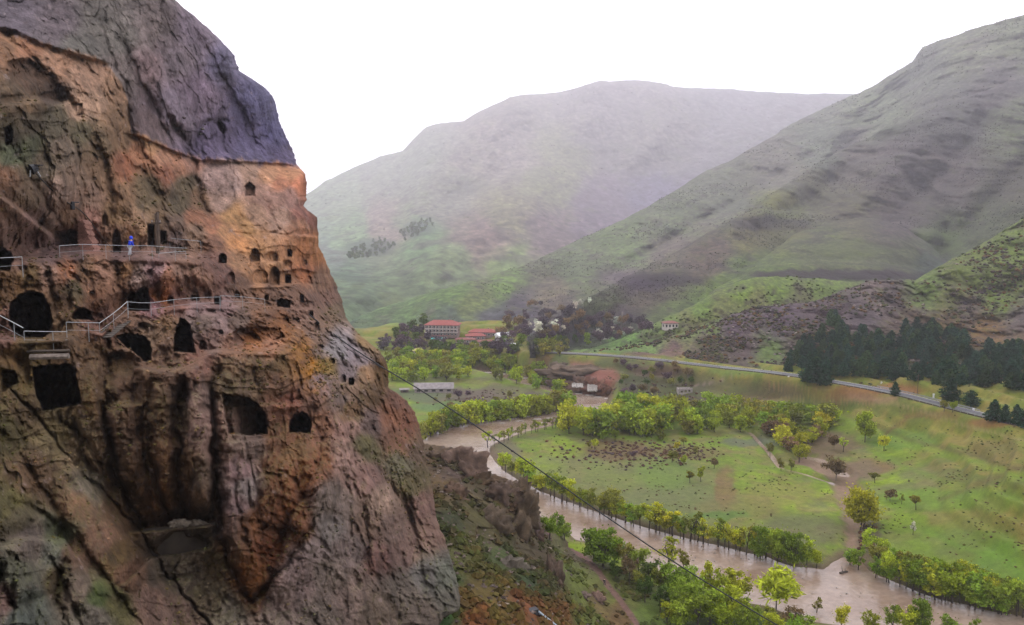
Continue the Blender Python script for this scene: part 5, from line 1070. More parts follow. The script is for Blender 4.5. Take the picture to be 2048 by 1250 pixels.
lumps('hillside_shrubs', q, q[:, 1] / 900 * rs.uniform(.3, 1.05, len(q)) ** 1.2, .35 * pick([(74,72,58),(66,60,64),(84,84,52),(58,66,46)], len(q), rs) + GC * .45 * rs.uniform(.5, 1.3, (len(q), 1)), M_shrub, 1)
q, px, py = scatter_on(PC2_, 8500, lambda q, px, py: np.clip(fbm(q[:, 0] * .008, q[:, 1] * .008, q[:, 2] * .014, 5) + .05, 0, 1) ** 1.3 * q[:, 1], rs, CC2_)
lumps('middle_spur_shrubs', q, q[:, 1] / 900 * rs.uniform(.3, 1.05, len(q)) ** 1.2, .35 * pick([(74,72,58),(66,60,64),(84,84,52),(58,66,46)], len(q), rs) + GC * .5 * rs.uniform(.5, 1.3, (len(q), 1)), M_shrub, 21)
q, px, py = scatter_on(PC3_, 1500, lambda q, px, py: np.clip(fbm(q[:, 0] * .03, q[:, 1] * .03, q[:, 2] * .03, 5) + .02, 0, 1) ** 1.3, rs, CC3_)
lumps('green_spur_shrubs', q, rs.uniform(.3, 1.3, len(q)), .4 * pick([(74,72,58),(66,60,64),(84,84,52),(58,66,46)], len(q), rs) + GC * .5, M_shrub, 22)
q, px, py = scatter_on(PB_, 1800, lambda q, px, py: np.clip(fbm(q[:, 0] * .004, q[:, 1] * .004, q[:, 2] * .006, 4) + .1, 0, 1) ** 1.5 * q[:, 1], rs, CB_)
lumps('far_hillside_shrubs', q, q[:, 1] / 900 * rs.uniform(.3, .9, len(q)), .5 * pick([(84,80,78),(66,74,64),(80,72,84)], len(q), rs) + GC * .5, M_shrub, 2)
q, px, py = scatter_on(PD_, 4200, lambda q, px, py: (.15 + sstep(1150, 1400, px)) * np.clip(fbm(q[:, 0] * .03, q[:, 1] * .03, q[:, 2] * .05, 4) + .15, 0, 1), rs)
lumps('rocky_hill_shrubs', q, rs.uniform(.4, 1.5, len(q)), pick([(78,66,58),(66,56,60),(84,84,46),(62,70,40),(104,76,44)], len(q), rs), M_shrub, 3)
q, px, py = scatter_on(PD_, 500, lambda q, px, py: sstep(1380, 1450, px) * (1 - sstep(720, 760, py)), rs)
lumps('rocky_hill_stones', q, rs.uniform(.3, 1.3, len(q)), pick([(130,118,116),(104,92,90),(150,136,130)], len(q), rs, .5), M_stone, 4, .7)
q, px, py = scatter_on(PF_, 2600, lambda q, px, py: (1 - sstep(1200, 1400, px)) * np.clip(fbm(q[:, 0] * .08, q[:, 1] * .08, q[:, 2] * .08, 4) + .12, 0, 1) * (seg_d(px, py, PATH)[0] > 9), rs, CF_)
lumps('slope_shrubs', q, rs.uniform(.15, 1.0, len(q)) ** 1.3, .35 * pick([(62,66,30),(78,80,36),(96,70,40),(56,52,34),(74,88,36)], len(q), rs) + GC * .65 * rs.uniform(.6, 1.2, (len(q), 1)), M_shrub, 5, .9)
q, px, py = scatter_on(PF_, 700, lambda q, px, py: (1 - sstep(1240, 1340, px)) * (.05 + np.clip(fbm(q[:, 0] * .05, q[:, 1] * .05, q[:, 2] * .1, 3), 0, 1)), rs)
lumps('slope_stones', q, rs.uniform(.1, .5, len(q)), pick([(120,106,98),(104,90,84),(140,126,114),(96,82,76)], len(q), rs, .55), M_stone, 6, .7)
# low plants on the valley floor
vx = Pv.reshape(-1, 3); vpx, vpy = PX.ravel(), PY.ravel()
ok = (vx[:, 2] > .7) & (vpx > 960) & (vpx < 2080) & (vpy > 690) & (vpy < 1260)
wgt = ok * (np.clip(fbm(vx[:, 0] * .05, vx[:, 1] * .05, vx[:, 2] * 0, 4) + .02, 0, 1) ** 1.3 + .02) * (1 + 2.5 * sstep(5, 12, vx[:, 2])); wgt /= wgt.sum()
idx = rs.choice(len(vx), 3600, p=wgt); q = vx[idx]
lumps('meadow_tufts', q, rs.uniform(.12, .5, len(q)), pick([(84,92,44),(104,92,52),(66,78,38),(96,78,54),(110,112,56)], len(q), rs), M_shrub, 7, .6)
ok = np.exp(-(((vpx - 1260) / 120) ** 2 + ((vpy - 905) / 20) ** 2)) + np.exp(-(((vpx - 1370) / 60) ** 2 + ((vpy - 905) / 14) ** 2)) + .7 * np.exp(-(((vpx - 1310) / 80) ** 2 + ((vpy - 770) / 30) ** 2)) + np.exp(-(((vpx - 1740) / 20) ** 2 + ((vpy - 1075) / 25) ** 2)) + .8 * np.exp(-(((vpx - 980) / 90) ** 2 + ((vpy - 800) / 14) ** 2))
ok = ok * (vx[:, 2] > .6); idx = rs.choice(len(vx), 800, p=ok / ok.sum()); q = vx[idx]
lumps('brown_scrub', q, rs.uniform(.25, .9, len(q)), pick([(92,66,52),(78,58,54),(104,78,56),(84,70,72)], len(q), rs), M_shrub, 8, .7)
# plants and loose stones on the cliff, on what faces up
cN = grid_normals(Pc[:, :A.shape[1]]); qa = Pc[:, :A.shape[1]].reshape(-1, 3); nz = cN[..., 2].ravel()
nz = np.abs(nz); pa, pb = A.ravel(), B.ravel(); free = cid[:, :A.shape[1]].ravel() < 0
vis = free & (pa > -10) & (pb > -10) & (pb < 1280)
w = vis * sstep(.55, .85, nz) * (np.clip(fbm(qa[:, 0] * .2, qa[:, 1] * .2, qa[:, 2] * .2, 3) + .1, 0, 1)) * sstep(180, 260, pb) * (1 - sstep(395, 420, pa) * (1 - sstep(590, 640, pb))) + vis * .8 * np.exp(-(((pa - 640 - (pb - 740) * .35) / 30) ** 2 + ((pb - 740) / 60) ** 2)) + vis * .5 * np.exp(-(((pa - 800) / 40) ** 2 + ((pb - 940) / 60) ** 2))
idx = rs.choice(len(qa), 1500, p=w / w.sum())
dist = qa[idx, 1]
lumps('cliff_plants', qa[idx], dist / 75 * rs.uniform(.04, .22, len(idx)), .5 * pick([(86,92,36),(64,76,30),(110,92,34),(70,60,34)], len(idx), rs) + .5 * Cc[:, :A.shape[1]].reshape(-1, 3)[idx], M_shrub, 9, .8)
w = vis * sstep(.6, .9, nz) * sstep(480, 520, pb) + .03 * vis * sstep(600, 900, pb); idx = rs.choice(len(qa), 1300, p=w / w.sum())
lumps('cliff_rubble', qa[idx], qa[idx, 1] / 70 * rs.uniform(.03, .16, len(idx)), Cc[:, :A.shape[1]].reshape(-1, 3)[idx] * rs.uniform(.8, 1.6, (len(idx), 1)), M_stone, 10, .8)
# ------------------------------------------------------------------ small mesh kit
def box_v(c, s, rz=0.0, M=None):
    c = np.asarray(c, float); h = np.asarray(s, float) / 2
    V = np.array([(x, y, z) for z in (-1, 1) for (x, y) in ((-1, -1), (1, -1), (1, 1), (-1, 1))], float) * h
    ca, sa = math.cos(rz), math.sin(rz); V = np.stack([V[:, 0] * ca - V[:, 1] * sa, V[:, 0] * sa + V[:, 1] * ca, V[:, 2]], 1) + c
    return V, [(3, 2, 1, 0), (4, 5, 6, 7), (0, 1, 5, 4), (1, 2, 6, 5), (2, 3, 7, 6), (3, 0, 4, 7)]
class MB:
    def __init__(s): s.V = []; s.F = []
    def add(s, V, F):
        k = len(s.V); s.V += [tuple(v) for v in V]; s.F += [tuple(i + k for i in f) for f in F]; return s
    def box(s, c, d, rz=0.0): return s.add(*box_v(c, d, rz))
    def tube(s, pts, r, sides=6, taper=None):
        pts = [np.asarray(p, float) for p in pts]; n = len(pts); ring = []
        for i, p in enumerate(pts):
            d = pts[min(i + 1, n - 1)] - pts[max(i - 1, 0)]; d /= np.linalg.norm(d) + 1e-9
            ref = np.array([0, 0, 1.]) if abs(d[2]) < .9 else np.array([1., 0, 0])
            u = np.cross(d, ref); u /= np.linalg.norm(u); w = np.cross(d, u); rr = r if taper is None else r + (taper - r) * i / (n - 1)
            ring.append([p + rr * (math.cos(2 * math.pi * k / sides) * u + math.sin(2 * math.pi * k / sides) * w) for k in range(sides)])
        V = [v for q in ring for v in q]; F = []
        for i in range(n - 1):
            for k in range(sides):
                j = (k + 1) % sides; F.append((i * sides + k, i * sides + j, (i + 1) * sides + j, (i + 1) * sides + k))
        F.append(tuple(range(sides))[::-1]); F.append(tuple((n - 1) * sides + k for k in range(sides)))
        return s.add(V, F)
    def build(s, name, mat, parent=None, smooth=False, bevel=0):
        me = bpy.data.meshes.new(name); me.from_pydata(s.V, [], s.F); me.materials.append(mat)
        if smooth: me.polygons.foreach_set('use_smooth', [True] * len(me.polygons))
        me.update(); o = bpy.data.objects.new(name, me); link(o, parent)
        if bevel:
            b = o.modifiers.new('bevel', 'BEVEL'); b.width = bevel; b.segments = 1
        return o
def empty(name, loc=(0, 0, 0), rz=0.0, label=None, cat=None, group=None):
    o = bpy.data.objects.new(name, None); o.location = loc; o.rotation_euler = (0, 0, rz); o.empty_display_size = .5
    return set_props(link(o), label, cat, group)
M_steel = flat_mat('galvanised_steel', (0.32, 0.33, 0.34), 0.45, 0.6, .15, 4)
M_conc = flat_mat('concrete', (0.05, 0.038, 0.029), .9, 0, .3, 1.5, .4)
M_dark = flat_mat('dark_metal', (0.012, 0.013, 0.018), .6, 0, .2, 5)
M_cable = flat_mat('black_cable', (0.01, 0.01, 0.011), .6, 0, .1, 5)
M_tile = flat_mat('red_roof', (0.20, 0.05, 0.042), .85, 0, .25, 1.2, .3)
M_tile2 = flat_mat('faded_red_roof', (0.155, 0.055, 0.048), .85, 0, .3, 1.2, .3)
M_wallA = flat_mat('brown_plaster', (0.20, 0.14, 0.13), .9, 0, .2, 1)
M_wallB = flat_mat('pale_plaster', (0.42, 0.38, 0.35), .9, 0, .2, 1)
M_white = flat_mat('white_paint', (0.62, 0.62, 0.63), .6, 0, .12, 1)
M_glass = flat_mat('dark_glass', (0.02, 0.022, 0.028), .15, 0, .1, 1)
M_wood = flat_mat('weathered_wood', (0.085, 0.06, 0.045), .9, 0, .35, 3, .5)
M_turq = flat_mat('turquoise_sheet', (0.05, 0.48, 0.50), .5, 0, .1, 1)
M_slate = flat_mat('grey_sheet_roof', (0.15, 0.13, 0.13), .7, 0, .35, .6, .3)
M_stonew = flat_mat('stone_wall', (0.24, 0.21, 0.20), .95, 0, .35, 2.5, .6)
M_asph = flat_mat('asphalt', (0.055, 0.054, 0.062), .85, 0, .2, .6)
M_foam = flat_mat('white_water', (0.27, 0.245, 0.22), .5, 0, .35, 2.4, .6)
M_brick = flat_mat('pink_brick', (0.30, 0.155, 0.12), .95, 0, .3, 4, .5)

# ------------------------------------------------------------------ road
RW = np.array(W_ROAD); seg = np.r_[0, np.cumsum(np.hypot(np.diff(RW[:, 0]), np.diff(RW[:, 1])))]
ss = np.arange(0, seg[-1], 2.0)
def smooth_line(a, k=9):
    b = np.pad(a, (k, k), 'edge'); return np.convolve(b, np.ones(2 * k + 1) / (2 * k + 1), 'same')[k:-k]
rx, ry, rz_ = [smooth_line(np.interp(ss, seg, RW[:, i])) for i in range(3)]
tx, ty = np.gradient(rx), np.gradient(ry); tl = np.hypot(tx, ty); nx_, ny_ = -ty / tl, tx / tl
if ny_.mean() < 0: nx_, ny_ = -nx_, -ny_                    # side vector away from the camera
def strip(name, o0, o1, dz, mat, parent=None, sel=slice(None), thick=0):
    a = np.stack([rx + nx_ * o0, ry + ny_ * o0, rz_ + dz], 1)[sel]; b = np.stack([rx + nx_ * o1, ry + ny_ * o1, rz_ + dz], 1)[sel]
    if thick:
        a2, b2 = a - (0, 0, thick), b - (0, 0, thick); P = np.stack([a2, a, b, b2], 1)
    else: P = np.stack([a, b], 1)
    me = mesh_np(name, P.reshape(-1, 3), grid_faces(*P.shape[:2]), mat, None, False); return link(bpy.data.objects.new(name, me), parent)
road = set_props(strip('road', -3.3, 3.3, .30, M_asph, thick=.5), kind='structure')
strip('edge_line', -3.05, -2.85, .304, M_white, road); strip('edge_line', 2.85, 3.05, .304, M_white, road); strip('kerb', -3.75, -3.32, .38, M_conc, road, thick=.5)
def guard_rail(i0, i1, side, label):
    i0, i1 = int(i0), int(i1)
    g = empty('guard_rail', (float(rx[i0]), float(ry[i0]), float(rz_[i0])), 0, label, 'guard rail', 'steel guard rails along the road')
    o = np.array([rx[i0], ry[i0], rz_[i0]])
    m = MB(); pts = [np.array([rx[i] + nx_[i] * side, ry[i] + ny_[i] * side, rz_[i]]) - o for i in range(i0, i1)]
    V = []; F = []
    for p in pts:
        for (dy, dz) in ((0, .55), (-.06, .65), (0, .75), (-.06, .85), (0, .98)): V.append(p + (0, dy, dz))
    for i in range(len(pts) - 1):
        for k in range(4): F.append((i * 5 + k, i * 5 + k + 1, (i + 1) * 5 + k + 1, (i + 1) * 5 + k))
    m.add(V, F); ob = m.build('rail_beam', M_steel, g)
    for i in range(0, len(pts), 2):
        MB().box(pts[i] + (0, .08, .55), (.12, .12, .9)).build('post', M_steel, g)
def near_i(px): 
    qx, _ = proj(np.stack([rx, ry, rz_], 1)); return int(np.argmin(np.abs(qx - px)))
guard_rail(near_i(2000), near_i(1672), -3.95, 'pale guard rail on the valley side of the road above the orange bank')
guard_rail(near_i(1570), near_i(1440), -3.95, 'short guard rail on the valley side of the road before the dark pines')
guard_rail(near_i(1940), near_i(1730), 3.9, 'guard rail on the hill side of the road under the pine wood')
# white marker blocks along the road
for (px, py, h, lab) in ((1867,797,2.0,'tall white marker post beside the road under the pines'),(1577,757,1.2,'low white marker block at the end of the short guard rail'),(1763,768,.9,'white block on the grass above the road'),(1699,747,.8,'small white block in the grass at the edge of the pine wood'),(1947,822,1.0,'small white block on the road verge left of the dark pines')):
    P = ground_at([px], [py])[0]
    o = MB(); o.box((0, 0, h * .42), (.55, .4, h * .84 + .4)); o.box((0, 0, h * .9), (.75, .55, h * .16))
    ob = o.build('marker_post', M_white, None, bevel=.04); ob.location = P; set_props(ob, lab, 'marker post', 'white markers beside the road')

# ------------------------------------------------------------------ rock bank with two falls beside the rapids
def rock_lump(name, P, s, seed, col, parent=None, squash=(1, 1, 1), label=None, cat='rock', group=None):
    bm = bmesh.new(); bmesh.ops.create_icosphere(bm, subdivisions=4, radius=1.0)
    V = np.array([v.co[:] for v in bm.verts])
    d = 1 + .4 * fbm(V[:, 0] * 1.2 + seed, V[:, 1] * 1.2, V[:, 2] * 1.2, 4) + .5 * facets(V[:, 0] * 1.7 + seed, V[:, 1] * 1.7, V[:, 2] * 1.4) + .25 * facets(V[:, 0] * 5 + seed, V[:, 1] * 5, V[:, 2] * 5)
    W = V * d[:, None] * np.array(squash) * s
    n = fbm(V[:, 0] * 3 + seed, V[:, 1] * 3, V[:, 2] * 3, 4)[:, None]
    C = lin(col) * .55 * np.array([1.02, 1.0, .88]) * (1 + 1.0 * n)
    Fc = np.array([[v.index for v in f.verts] for f in bm.faces]); bm.free()
    me = mesh_np(name, W, Fc, M_rockf, np.clip(C, .01, .7), True); o = link(bpy.data.objects.new(name, me), parent); o.location = P
    if label: set_props(o, label, cat, group)
    return o
M_rockf = terrain_mat('boulder_rock', .9, 4, amp=.3, bump=.6, bdist=.15)
for (px, py, s, sq, col, lab) in ((1132,765,8,(1.3,.8,.55),(98,82,72),'reddish brown rock bank left of the small waterfalls'),(1162,772,6.5,(1.1,.7,.75),(98,76,66),'brown rock between the two small waterfalls'),(1192,775,6.5,(1.0,.8,.8),(120,84,74),'brown rock wall the right waterfall runs down'),(1150,742,9,(1.8,1,.45),(106,90,80),'pinkish bare rock ledge above the waterfalls'),(1208,785,5,(.8,.8,.9),(104,70,56),'dark brown rock right of the waterfalls'),(1118,735,6,(1.2,1,.5),(104,90,80),'pale reddish outcrop below the road bend')):
    P = ground_at([px], [py])[0]; P[2] -= s * .12
    rock_lump('river_rock', P, s, px * .37, col, None, sq, lab, 'rock', 'rocks beside the rapids')
def fall(px0, px1, pt, pb, Y, lab):
    rs_ = np.random.RandomState(int(px0)); m = MB(); n = 14
    for k in range(n):
        c = px0 + (px1 - px0) * (k + .5) / n; w = (px1 - px0) / n * rs_.uniform(.4, .9); t0 = pt + rs_.uniform(0, 1.5) + 1.5 * (k / n); t1 = pb - rs_.uniform(0, 2); V = []; F = []
        for r in range(8):
            t = r / 7; ww = w * (.5 + .6 * t) * rs_.uniform(.7, 1.2); cx = c + .35 * math.sin(r * 1.3 + k)
            V += [unproj(cx - ww, t0 + (t1 - t0) * t, Y - 3.0 * t ** 1.5), unproj(cx, t0 + (t1 - t0) * t, Y - 3.0 * t ** 1.5 - .5), unproj(cx + ww, t0 + (t1 - t0) * t, Y - 3.0 * t ** 1.5)]
        for r in range(7):
            for q in (0, 1): a_ = r * 3 + q; F.append((a_, a_ + 1, a_ + 4, a_ + 3))
        m.add(V, F)
    o = m.build('waterfall', M_foam, None, True); sol = o.modifiers.new('solid', 'SOLIDIFY'); sol.thickness = .2
    set_props(o, lab, 'waterfall', 'small waterfalls by the rapids')
Yw = float(ground_at([1160], [786])[0][1]) - 9
fall(1144, 1166, 765, 776, Yw, 'left small waterfall spilling white over the reddish rocks')
fall(1175, 1194, 768, 784, Yw - 1, 'right small waterfall, wider, spilling over brown rock')
# standing foam of the rapids
V = []; Fm = MB(); rs = np.random.RandomState(3)
def foam_patch(px, py, w, h):
    n = 14; pts = [at_z(px + w * math.cos(2 * math.pi * k / n) * rs.uniform(.6, 1.15), py + h * math.sin(2 * math.pi * k / n) * rs.uniform(.6, 1.15), .05) for k in range(n)]
    c = at_z(px, py, .22); Fm.add([c] + pts, [(0, k + 1, (k + 1) % n + 1) for k in range(n)])
for (px, py, w, h) in ((1158,787,9,1.4),(1178,790,10,1.5),(1196,794,9,1.2),(1140,786,6,1),(1212,797,5,1),(1120,777,8,1.6),(1100,768,8,1.5),(1075,765,9,1.4),(1050,756,8,1.2),(1000,748,12,1.6),(975,745,10,1.4),(1040,842,10,1),(1075,838,12,1.2),(1100,836,9,1),(1005,846,7,.8),(1130,828,7,1),(1085,846,9,1),(960,848,8,.9),(1165,800,4,.6)): foam_patch(px, py, w, h)
for k in range(70):
    px = R.uniform(1260, 2040); t = (px - 1260) / 780; py = R.uniform(1062 + t * 160, 1120 + t * 150); foam_patch(px, py, R.uniform(1, 4), R.uniform(.3, .9))
set_props(Fm.build('river_foam', M_foam, None, True), kind='stuff')

# ------------------------------------------------------------------ houses
def house(name, px, py, w, d, h, rot, roofm, wallm, label, floors=1, nwin=5, roof='hip', balcony=False, rh=2.0, ov=.7, sink=1.2, cat='house', group='village houses', only=None):
    P = ground_at([px], [py])[0]
    b = empty(name, P, rot, label, cat, group)
    MB().box((0, 0, h / 2 - sink / 2), (w, d, h + sink)).build('wall', wallm, b)
    W, D = w / 2 + ov, d / 2 + ov
    if roof == 'hip':
        r = min(W, D) * .9
        V = [(-W, -D, h), (W, -D, h), (W, D, h), (-W, D, h), (-W + r, 0, h + rh), (W - r, 0, h + rh), (-W, -D, h + .25), (W, -D, h + .25), (W, D, h + .25), (-W, D, h + .25)]
        F = [(3, 2, 1, 0), (0, 1, 7, 6), (1, 2, 8, 7), (2, 3, 9, 8), (3, 0, 6, 9), (6, 7, 5, 4), (8, 9, 4, 5), (7, 8, 5), (9, 6, 4)]
    elif roof == 'gable':
        V = [(-W, -D, h), (W, -D, h), (W, D, h), (-W, D, h), (-W, 0, h + rh), (W, 0, h + rh)]
        F = [(3, 2, 1, 0), (0, 1, 5, 4), (2, 3, 4, 5), (1, 2, 5), (3, 0, 4)]
    else:
        V, F = box_v((0, 0, h + .16), (2 * W, 2 * D, .32)); F = list(F)
    rf = MB().add(V, F).build('roof', roofm, b)
    if roof == 'hip' and w > 9: MB().box((w * .2, 0, h + rh), (.8, .8, 1.3)).build('chimney', wallm, rf)
    fh = h / floors
    for fl in range(floors):
        zc = fl * fh + fh * .52
        for k in range(nwin):
            x = -w / 2 + w * (k + .5) / nwin
            fr = MB().box((x, -d / 2 - .03, zc), (w / nwin * .5, .12, fh * .5)).build('window', M_white if wallm is M_wallA else M_wood, b)
            MB().box((x, -d / 2 - .10, zc), (w / nwin * .42, .06, fh * .43)).build('pane', M_glass, fr)
        if balcony and fl > 0:
            bl = MB().box((0, -d / 2 - .8, fl * fh), (w, 1.6, .22)).build('balcony', M_wallB, b)
            MB().box((0, -d / 2 - 1.55, fl * fh + 1.0), (w, .08, .1)).build('railing', M_wood, bl)
            for k in range(nwin + 1): MB().box((-w / 2 + w * k / nwin, -d / 2 - 1.5, fl * fh + fh * .5), (.22, .22, fh)).build('column', M_wallB, b)
    for k in (-1, 1):
        MB().box((k * (w / 2 + .03), 0, h * .5), (.1, d * .25, fh * .45)).build('window', M_glass, b)
    return b
house('hotel', 886, 670, 23, 11, 7.6, -.12, M_tile, M_wallA, 'three storey balconied hotel with red hipped roof, leftmost building of the village', 3, 9, 'hip', True, 3.2, 1.0, cat='hotel')
house('hotel_annex', 874, 677, 16, 5, 2.2, -.05, M_tile2, M_wallA, 'low annex with faded red roof in front of the hotel', 1, 5, 'hip', False, 1.0, cat='annex')
house('pool_shelter', 876, 682, 8, 3.5, 1.6, 0, M_turq, M_wallB, 'low shelter with bright turquoise roof below the hotel', 1, 3, 'flat', cat='shelter')
house('village_house', 966, 672, 19, 8, 3.0, -.1, M_tile, M_wallA, 'long house with bright red roof behind the other red roofs', 1, 6, 'hip', False, 2.2)
house('village_house', 951, 679, 13, 7, 2.8, .12, M_tile, M_wallA, 'middle house with bright red roof between two longer red roofs', 1, 4, 'hip', False, 1.9)
house('village_house', 931, 686, 13, 6, 2.6, 0, M_tile2, M_wallA, 'low dull red roofed house nearest the hotel', 1, 4, 'hip', False, 1.3)
house('village_house', 971, 689, 10, 5, 2.2, .1, M_tile2, M_wallA, 'small dull red roofed shed below the red roofed houses', 1, 3, 'gable', False, 1.2)
house('white_house', 1006, 679, 9, 6, 3.0, .5, M_white, M_white, 'white house with white gable roof right of the red roofs', 1, 2, 'gable', False, 2.0)
house('white_van_shed', 1021, 693, 5, 3, 1.6, 0, M_white, M_white, 'small white flat roofed hut at the village road', 1, 2, 'flat', cat='hut')
house('white_hut', 947, 693, 4, 2.5, 1.4, 0, M_white, M_wallB, 'tiny white roofed hut below the red roofed shed', 1, 1, 'gable', cat='hut', rh=.8)
house('yellow_hut', 836, 706, 6, 4, 1.8, .2, flat_mat('ochre_sheet', (.42, .36, .12), .8), M_wallB, 'small hut with ochre roof at the edge of the riverside wood', 1, 2, 'hip', cat='hut', rh=1.4)
house('hill_house', 1340, 656, 9, 6, 3.4, .15, M_tile2, M_wallB, 'lone pale house with dull red roof on the green spur', 1, 4, 'hip', False, 1.4, only='C')
house('stone_hut', 1209, 678, 7, 5, 3, .1, M_slate, M_wallB, 'pale plastered hut among the blossoming trees', 1, 2, 'gable', False, 1.2, cat='hut')
house('farm_shed', 868, 782, 20, 9, 2.2, .06, M_slate, M_stonew, 'long farm shed with pale sheet roof behind the far bank trees', 1, 5, 'gable', False, 2.4, cat='shed')
house('farm_lean_to', 843, 781, 5, 4, 2, .06, M_dark, M_stonew, 'dark lean-to at the left end of the farm shed', 1, 1, 'flat', cat='shed')
house('small_shed', 809, 784, 4, 3, 1.4, .2, M_slate, M_wood, 'small shed with pale sheet roof beside the cliff edge', 1, 1, 'flat', cat='shed')
# roofless stone ruin
P = ground_at([1371], [788])[0]; rn = empty('ruin', P, .05, 'roofless pale stone ruin with empty window holes below the road', 'ruin')
for (c, s) in (((-3.0, 0, 1.1), (.9, .5, 3.6)), ((-1.0, 0, 1.1), (.7, .5, 3.6)), ((1.0, 0, 1.1), (.7, .5, 3.6)), ((3.0, 0, 1.1), (.9, .5, 3.6)), ((0, .004, 2.6), (6.9, .51, .7)), ((0, .004, 0), (6.9, .51, 1.4))): MB().box(c, s).build('wall', M_stonew, rn)
MB().box((-3.2, 2.3, 1.0), (.5, 4, 3)).build('wall', M_stonew, rn); MB().box((3.2, 2.3, .7), (.5, 4, 2.6)).build('wall', M_stonew, rn); MB().box((0, 4.4, 1), (6.9, .5, 3)).build('wall', M_stonew, rn)
# slender tower on the slope
P = ground_at([1244], [652])[0]; tw = empty('lattice_mast', P, .2, 'thin pale mast rising above the blossoming trees', 'mast')
m = MB()
for sx in (-1, 1):
    for sy in (-1, 1): m.tube([(sx * .7, sy * .7, -1), (sx * .35, sy * .35, 11)], .12, 4)
m.build('leg', M_stonew, tw); m = MB()
for k in range(9):
    a = .7 - .35 * k / 9; z = k * 1.2
    for (p, q) in (((-a, -a), (a, -a)), ((a, -a), (a, a)), ((a, a), (-a, a)), ((-a, a), (-a, -a))): m.tube([(p[0], p[1], z), (q[0], q[1], z + 1.2)], .07, 4)
m.build('bracing', M_stonew, tw)
# utility poles on the slope below the road
for k, (px, py, lab) in enumerate(((1236, 668, 'grey pole on the bright green strip right of the mast'), (1278, 660, 'grey pole beside the purple bushes'), (1500, 716, 'utility pole standing above the road on the brown slope'), (1835, 786, 'utility pole between the pines and the road'))):
    P = ground_at([px], [py])[0]; u = empty('utility_pole', P, .3, lab, 'utility pole', 'utility poles along the valley')
    MB().tube([(0, 0, -1), (0, 0, 8)], .14, 6, .09).build('pole', M_wood, u); MB().box((0, 0, 7.3), (1.8, .12, .12)).build('crossarm', M_wood, u)

# ------------------------------------------------------------------ railings on the cliff walks
def railing(name, pts, hgt, lab, post_every=2, r=.024, mid=True, group='pale steel handrails on the cliff walks'):
    """pts: ground points"""
    g = empty(name, tuple(pts[0]), 0, lab, 'handrail', group); o = np.asarray(pts[0]); Q = [np.asarray(p) - o for p in pts]
    MB().tube([q + (0, 0, hgt) for q in Q], r, 6).build('top_rail', M_steel, g)
    if mid: MB().tube([q + (0, 0, hgt * .5) for q in Q], r * .4, 5).build('middle_rail', M_steel, g)
    for i, q in enumerate(Q):
        if i % post_every == 0: MB().tube([q - (0, 0, .25), q + (0, 0, hgt)], r * .75, 6).build('post', M_steel, g)
    return g
def along(px0, py0, px1, py1, n, Y0, Y1): return [unproj(px0 + (px1 - px0) * t, py0 + (py1 - py0) * t, Y0 + (Y1 - Y0) * t) for t in np.linspace(0, 1, n)]
def lipY(px, py): return float(np.median([at_cliff(px + a, py + 6)[1] for a in (-6, 0, 6)]))
def lip_pts(line, n):
    xs = np.linspace(line[0][0], line[-1][0], n); return [unproj(x, line_y(line, x), y) for x, y in zip(xs, smooth_line(np.array([lipY(x, line_y(line, x)) for x in xs]), 2))]
railing('handrail', lip_pts([(120,518),(160,514),(200,514),(260,515),(300,514),(330,516),(374,518)], 12), 1.0, 'long handrail along the upper terrace where the person in blue stands')
railing('handrail', lip_pts([(-12,551),(46,547)], 3), 1.05, 'short handrail before the dark cave at the left picture edge')
railing('handrail', lip_pts([(-8,664),(20,678),(49,694)], 4), 1.05, 'sloping handrail going down at the lower left cave')
railing('handrail', lip_pts([(50,697),(92,697),(136,696)], 4), 1.0, 'level handrail on the slab above the square cave')
railing('handrail', lip_pts([(134,676),(168,676),(200,676)], 4), 1.0, 'level handrail at the foot of the rock stairs')
railing('handrail', lip_pts([(200,676),(222,660),(240,645),(256,630)], 5), 1.0, 'sloping handrail climbing beside the rock stairs')
railing('handrail', lip_pts([(257,630),(285,632),(310,631),(340,625),(370,621),(400,618),(440,616)], 9), 1.0, 'long handrail of the middle walk from the stairs to the right')
railing('handrail', lip_pts([(441,612),(480,613),(530,618)], 5), .95, 'white handrail at the right end of the middle walk')
railing('handrail', [unproj(x, 606, Y) for x, Y in ((441, 86), (460, 87), (480, 88))], .9, 'short upper handrail above the right end of the middle walk', mid=False)
railing('handrail', lip_pts([(318,517),(345,514),(372,512)], 3), .45, 'low green-grey rail at the right end of the upper terrace', mid=False)
railing('handrail', [unproj(x, y, Y) for x, y, Y in ((340, 494, 84), (370, 497, 84), (402, 500, 85))], .9, 'handrail on the rubble steps right of the wooden post', mid=False)
# stairs
st = None; P0 = unproj(202, 672, lipY(200, 668) + .3); P1 = unproj(250, 634, lipY(252, 628) + .5)
st = empty('rock_stairs', tuple(P0), 0, 'narrow flight of worn steps climbing between two cave levels', 'stairs'); dirv = P1 - P0; n = 10; ang = math.atan2(dirv[1], dirv[0])
for k in range(n):
    c = dirv * (k + .5) / n; MB().box(c + (0, 0, -.12), (math.hypot(dirv[0], dirv[1]) / n * 1.15, 1.25, abs(dirv[2]) / n * 1.1), ang).build('step', M_conc, st, bevel=.03)
MB().tube([(0, -.7, .0), tuple(dirv + (0, -.7, 0))], .09, 5).build('stringer', M_conc, st)
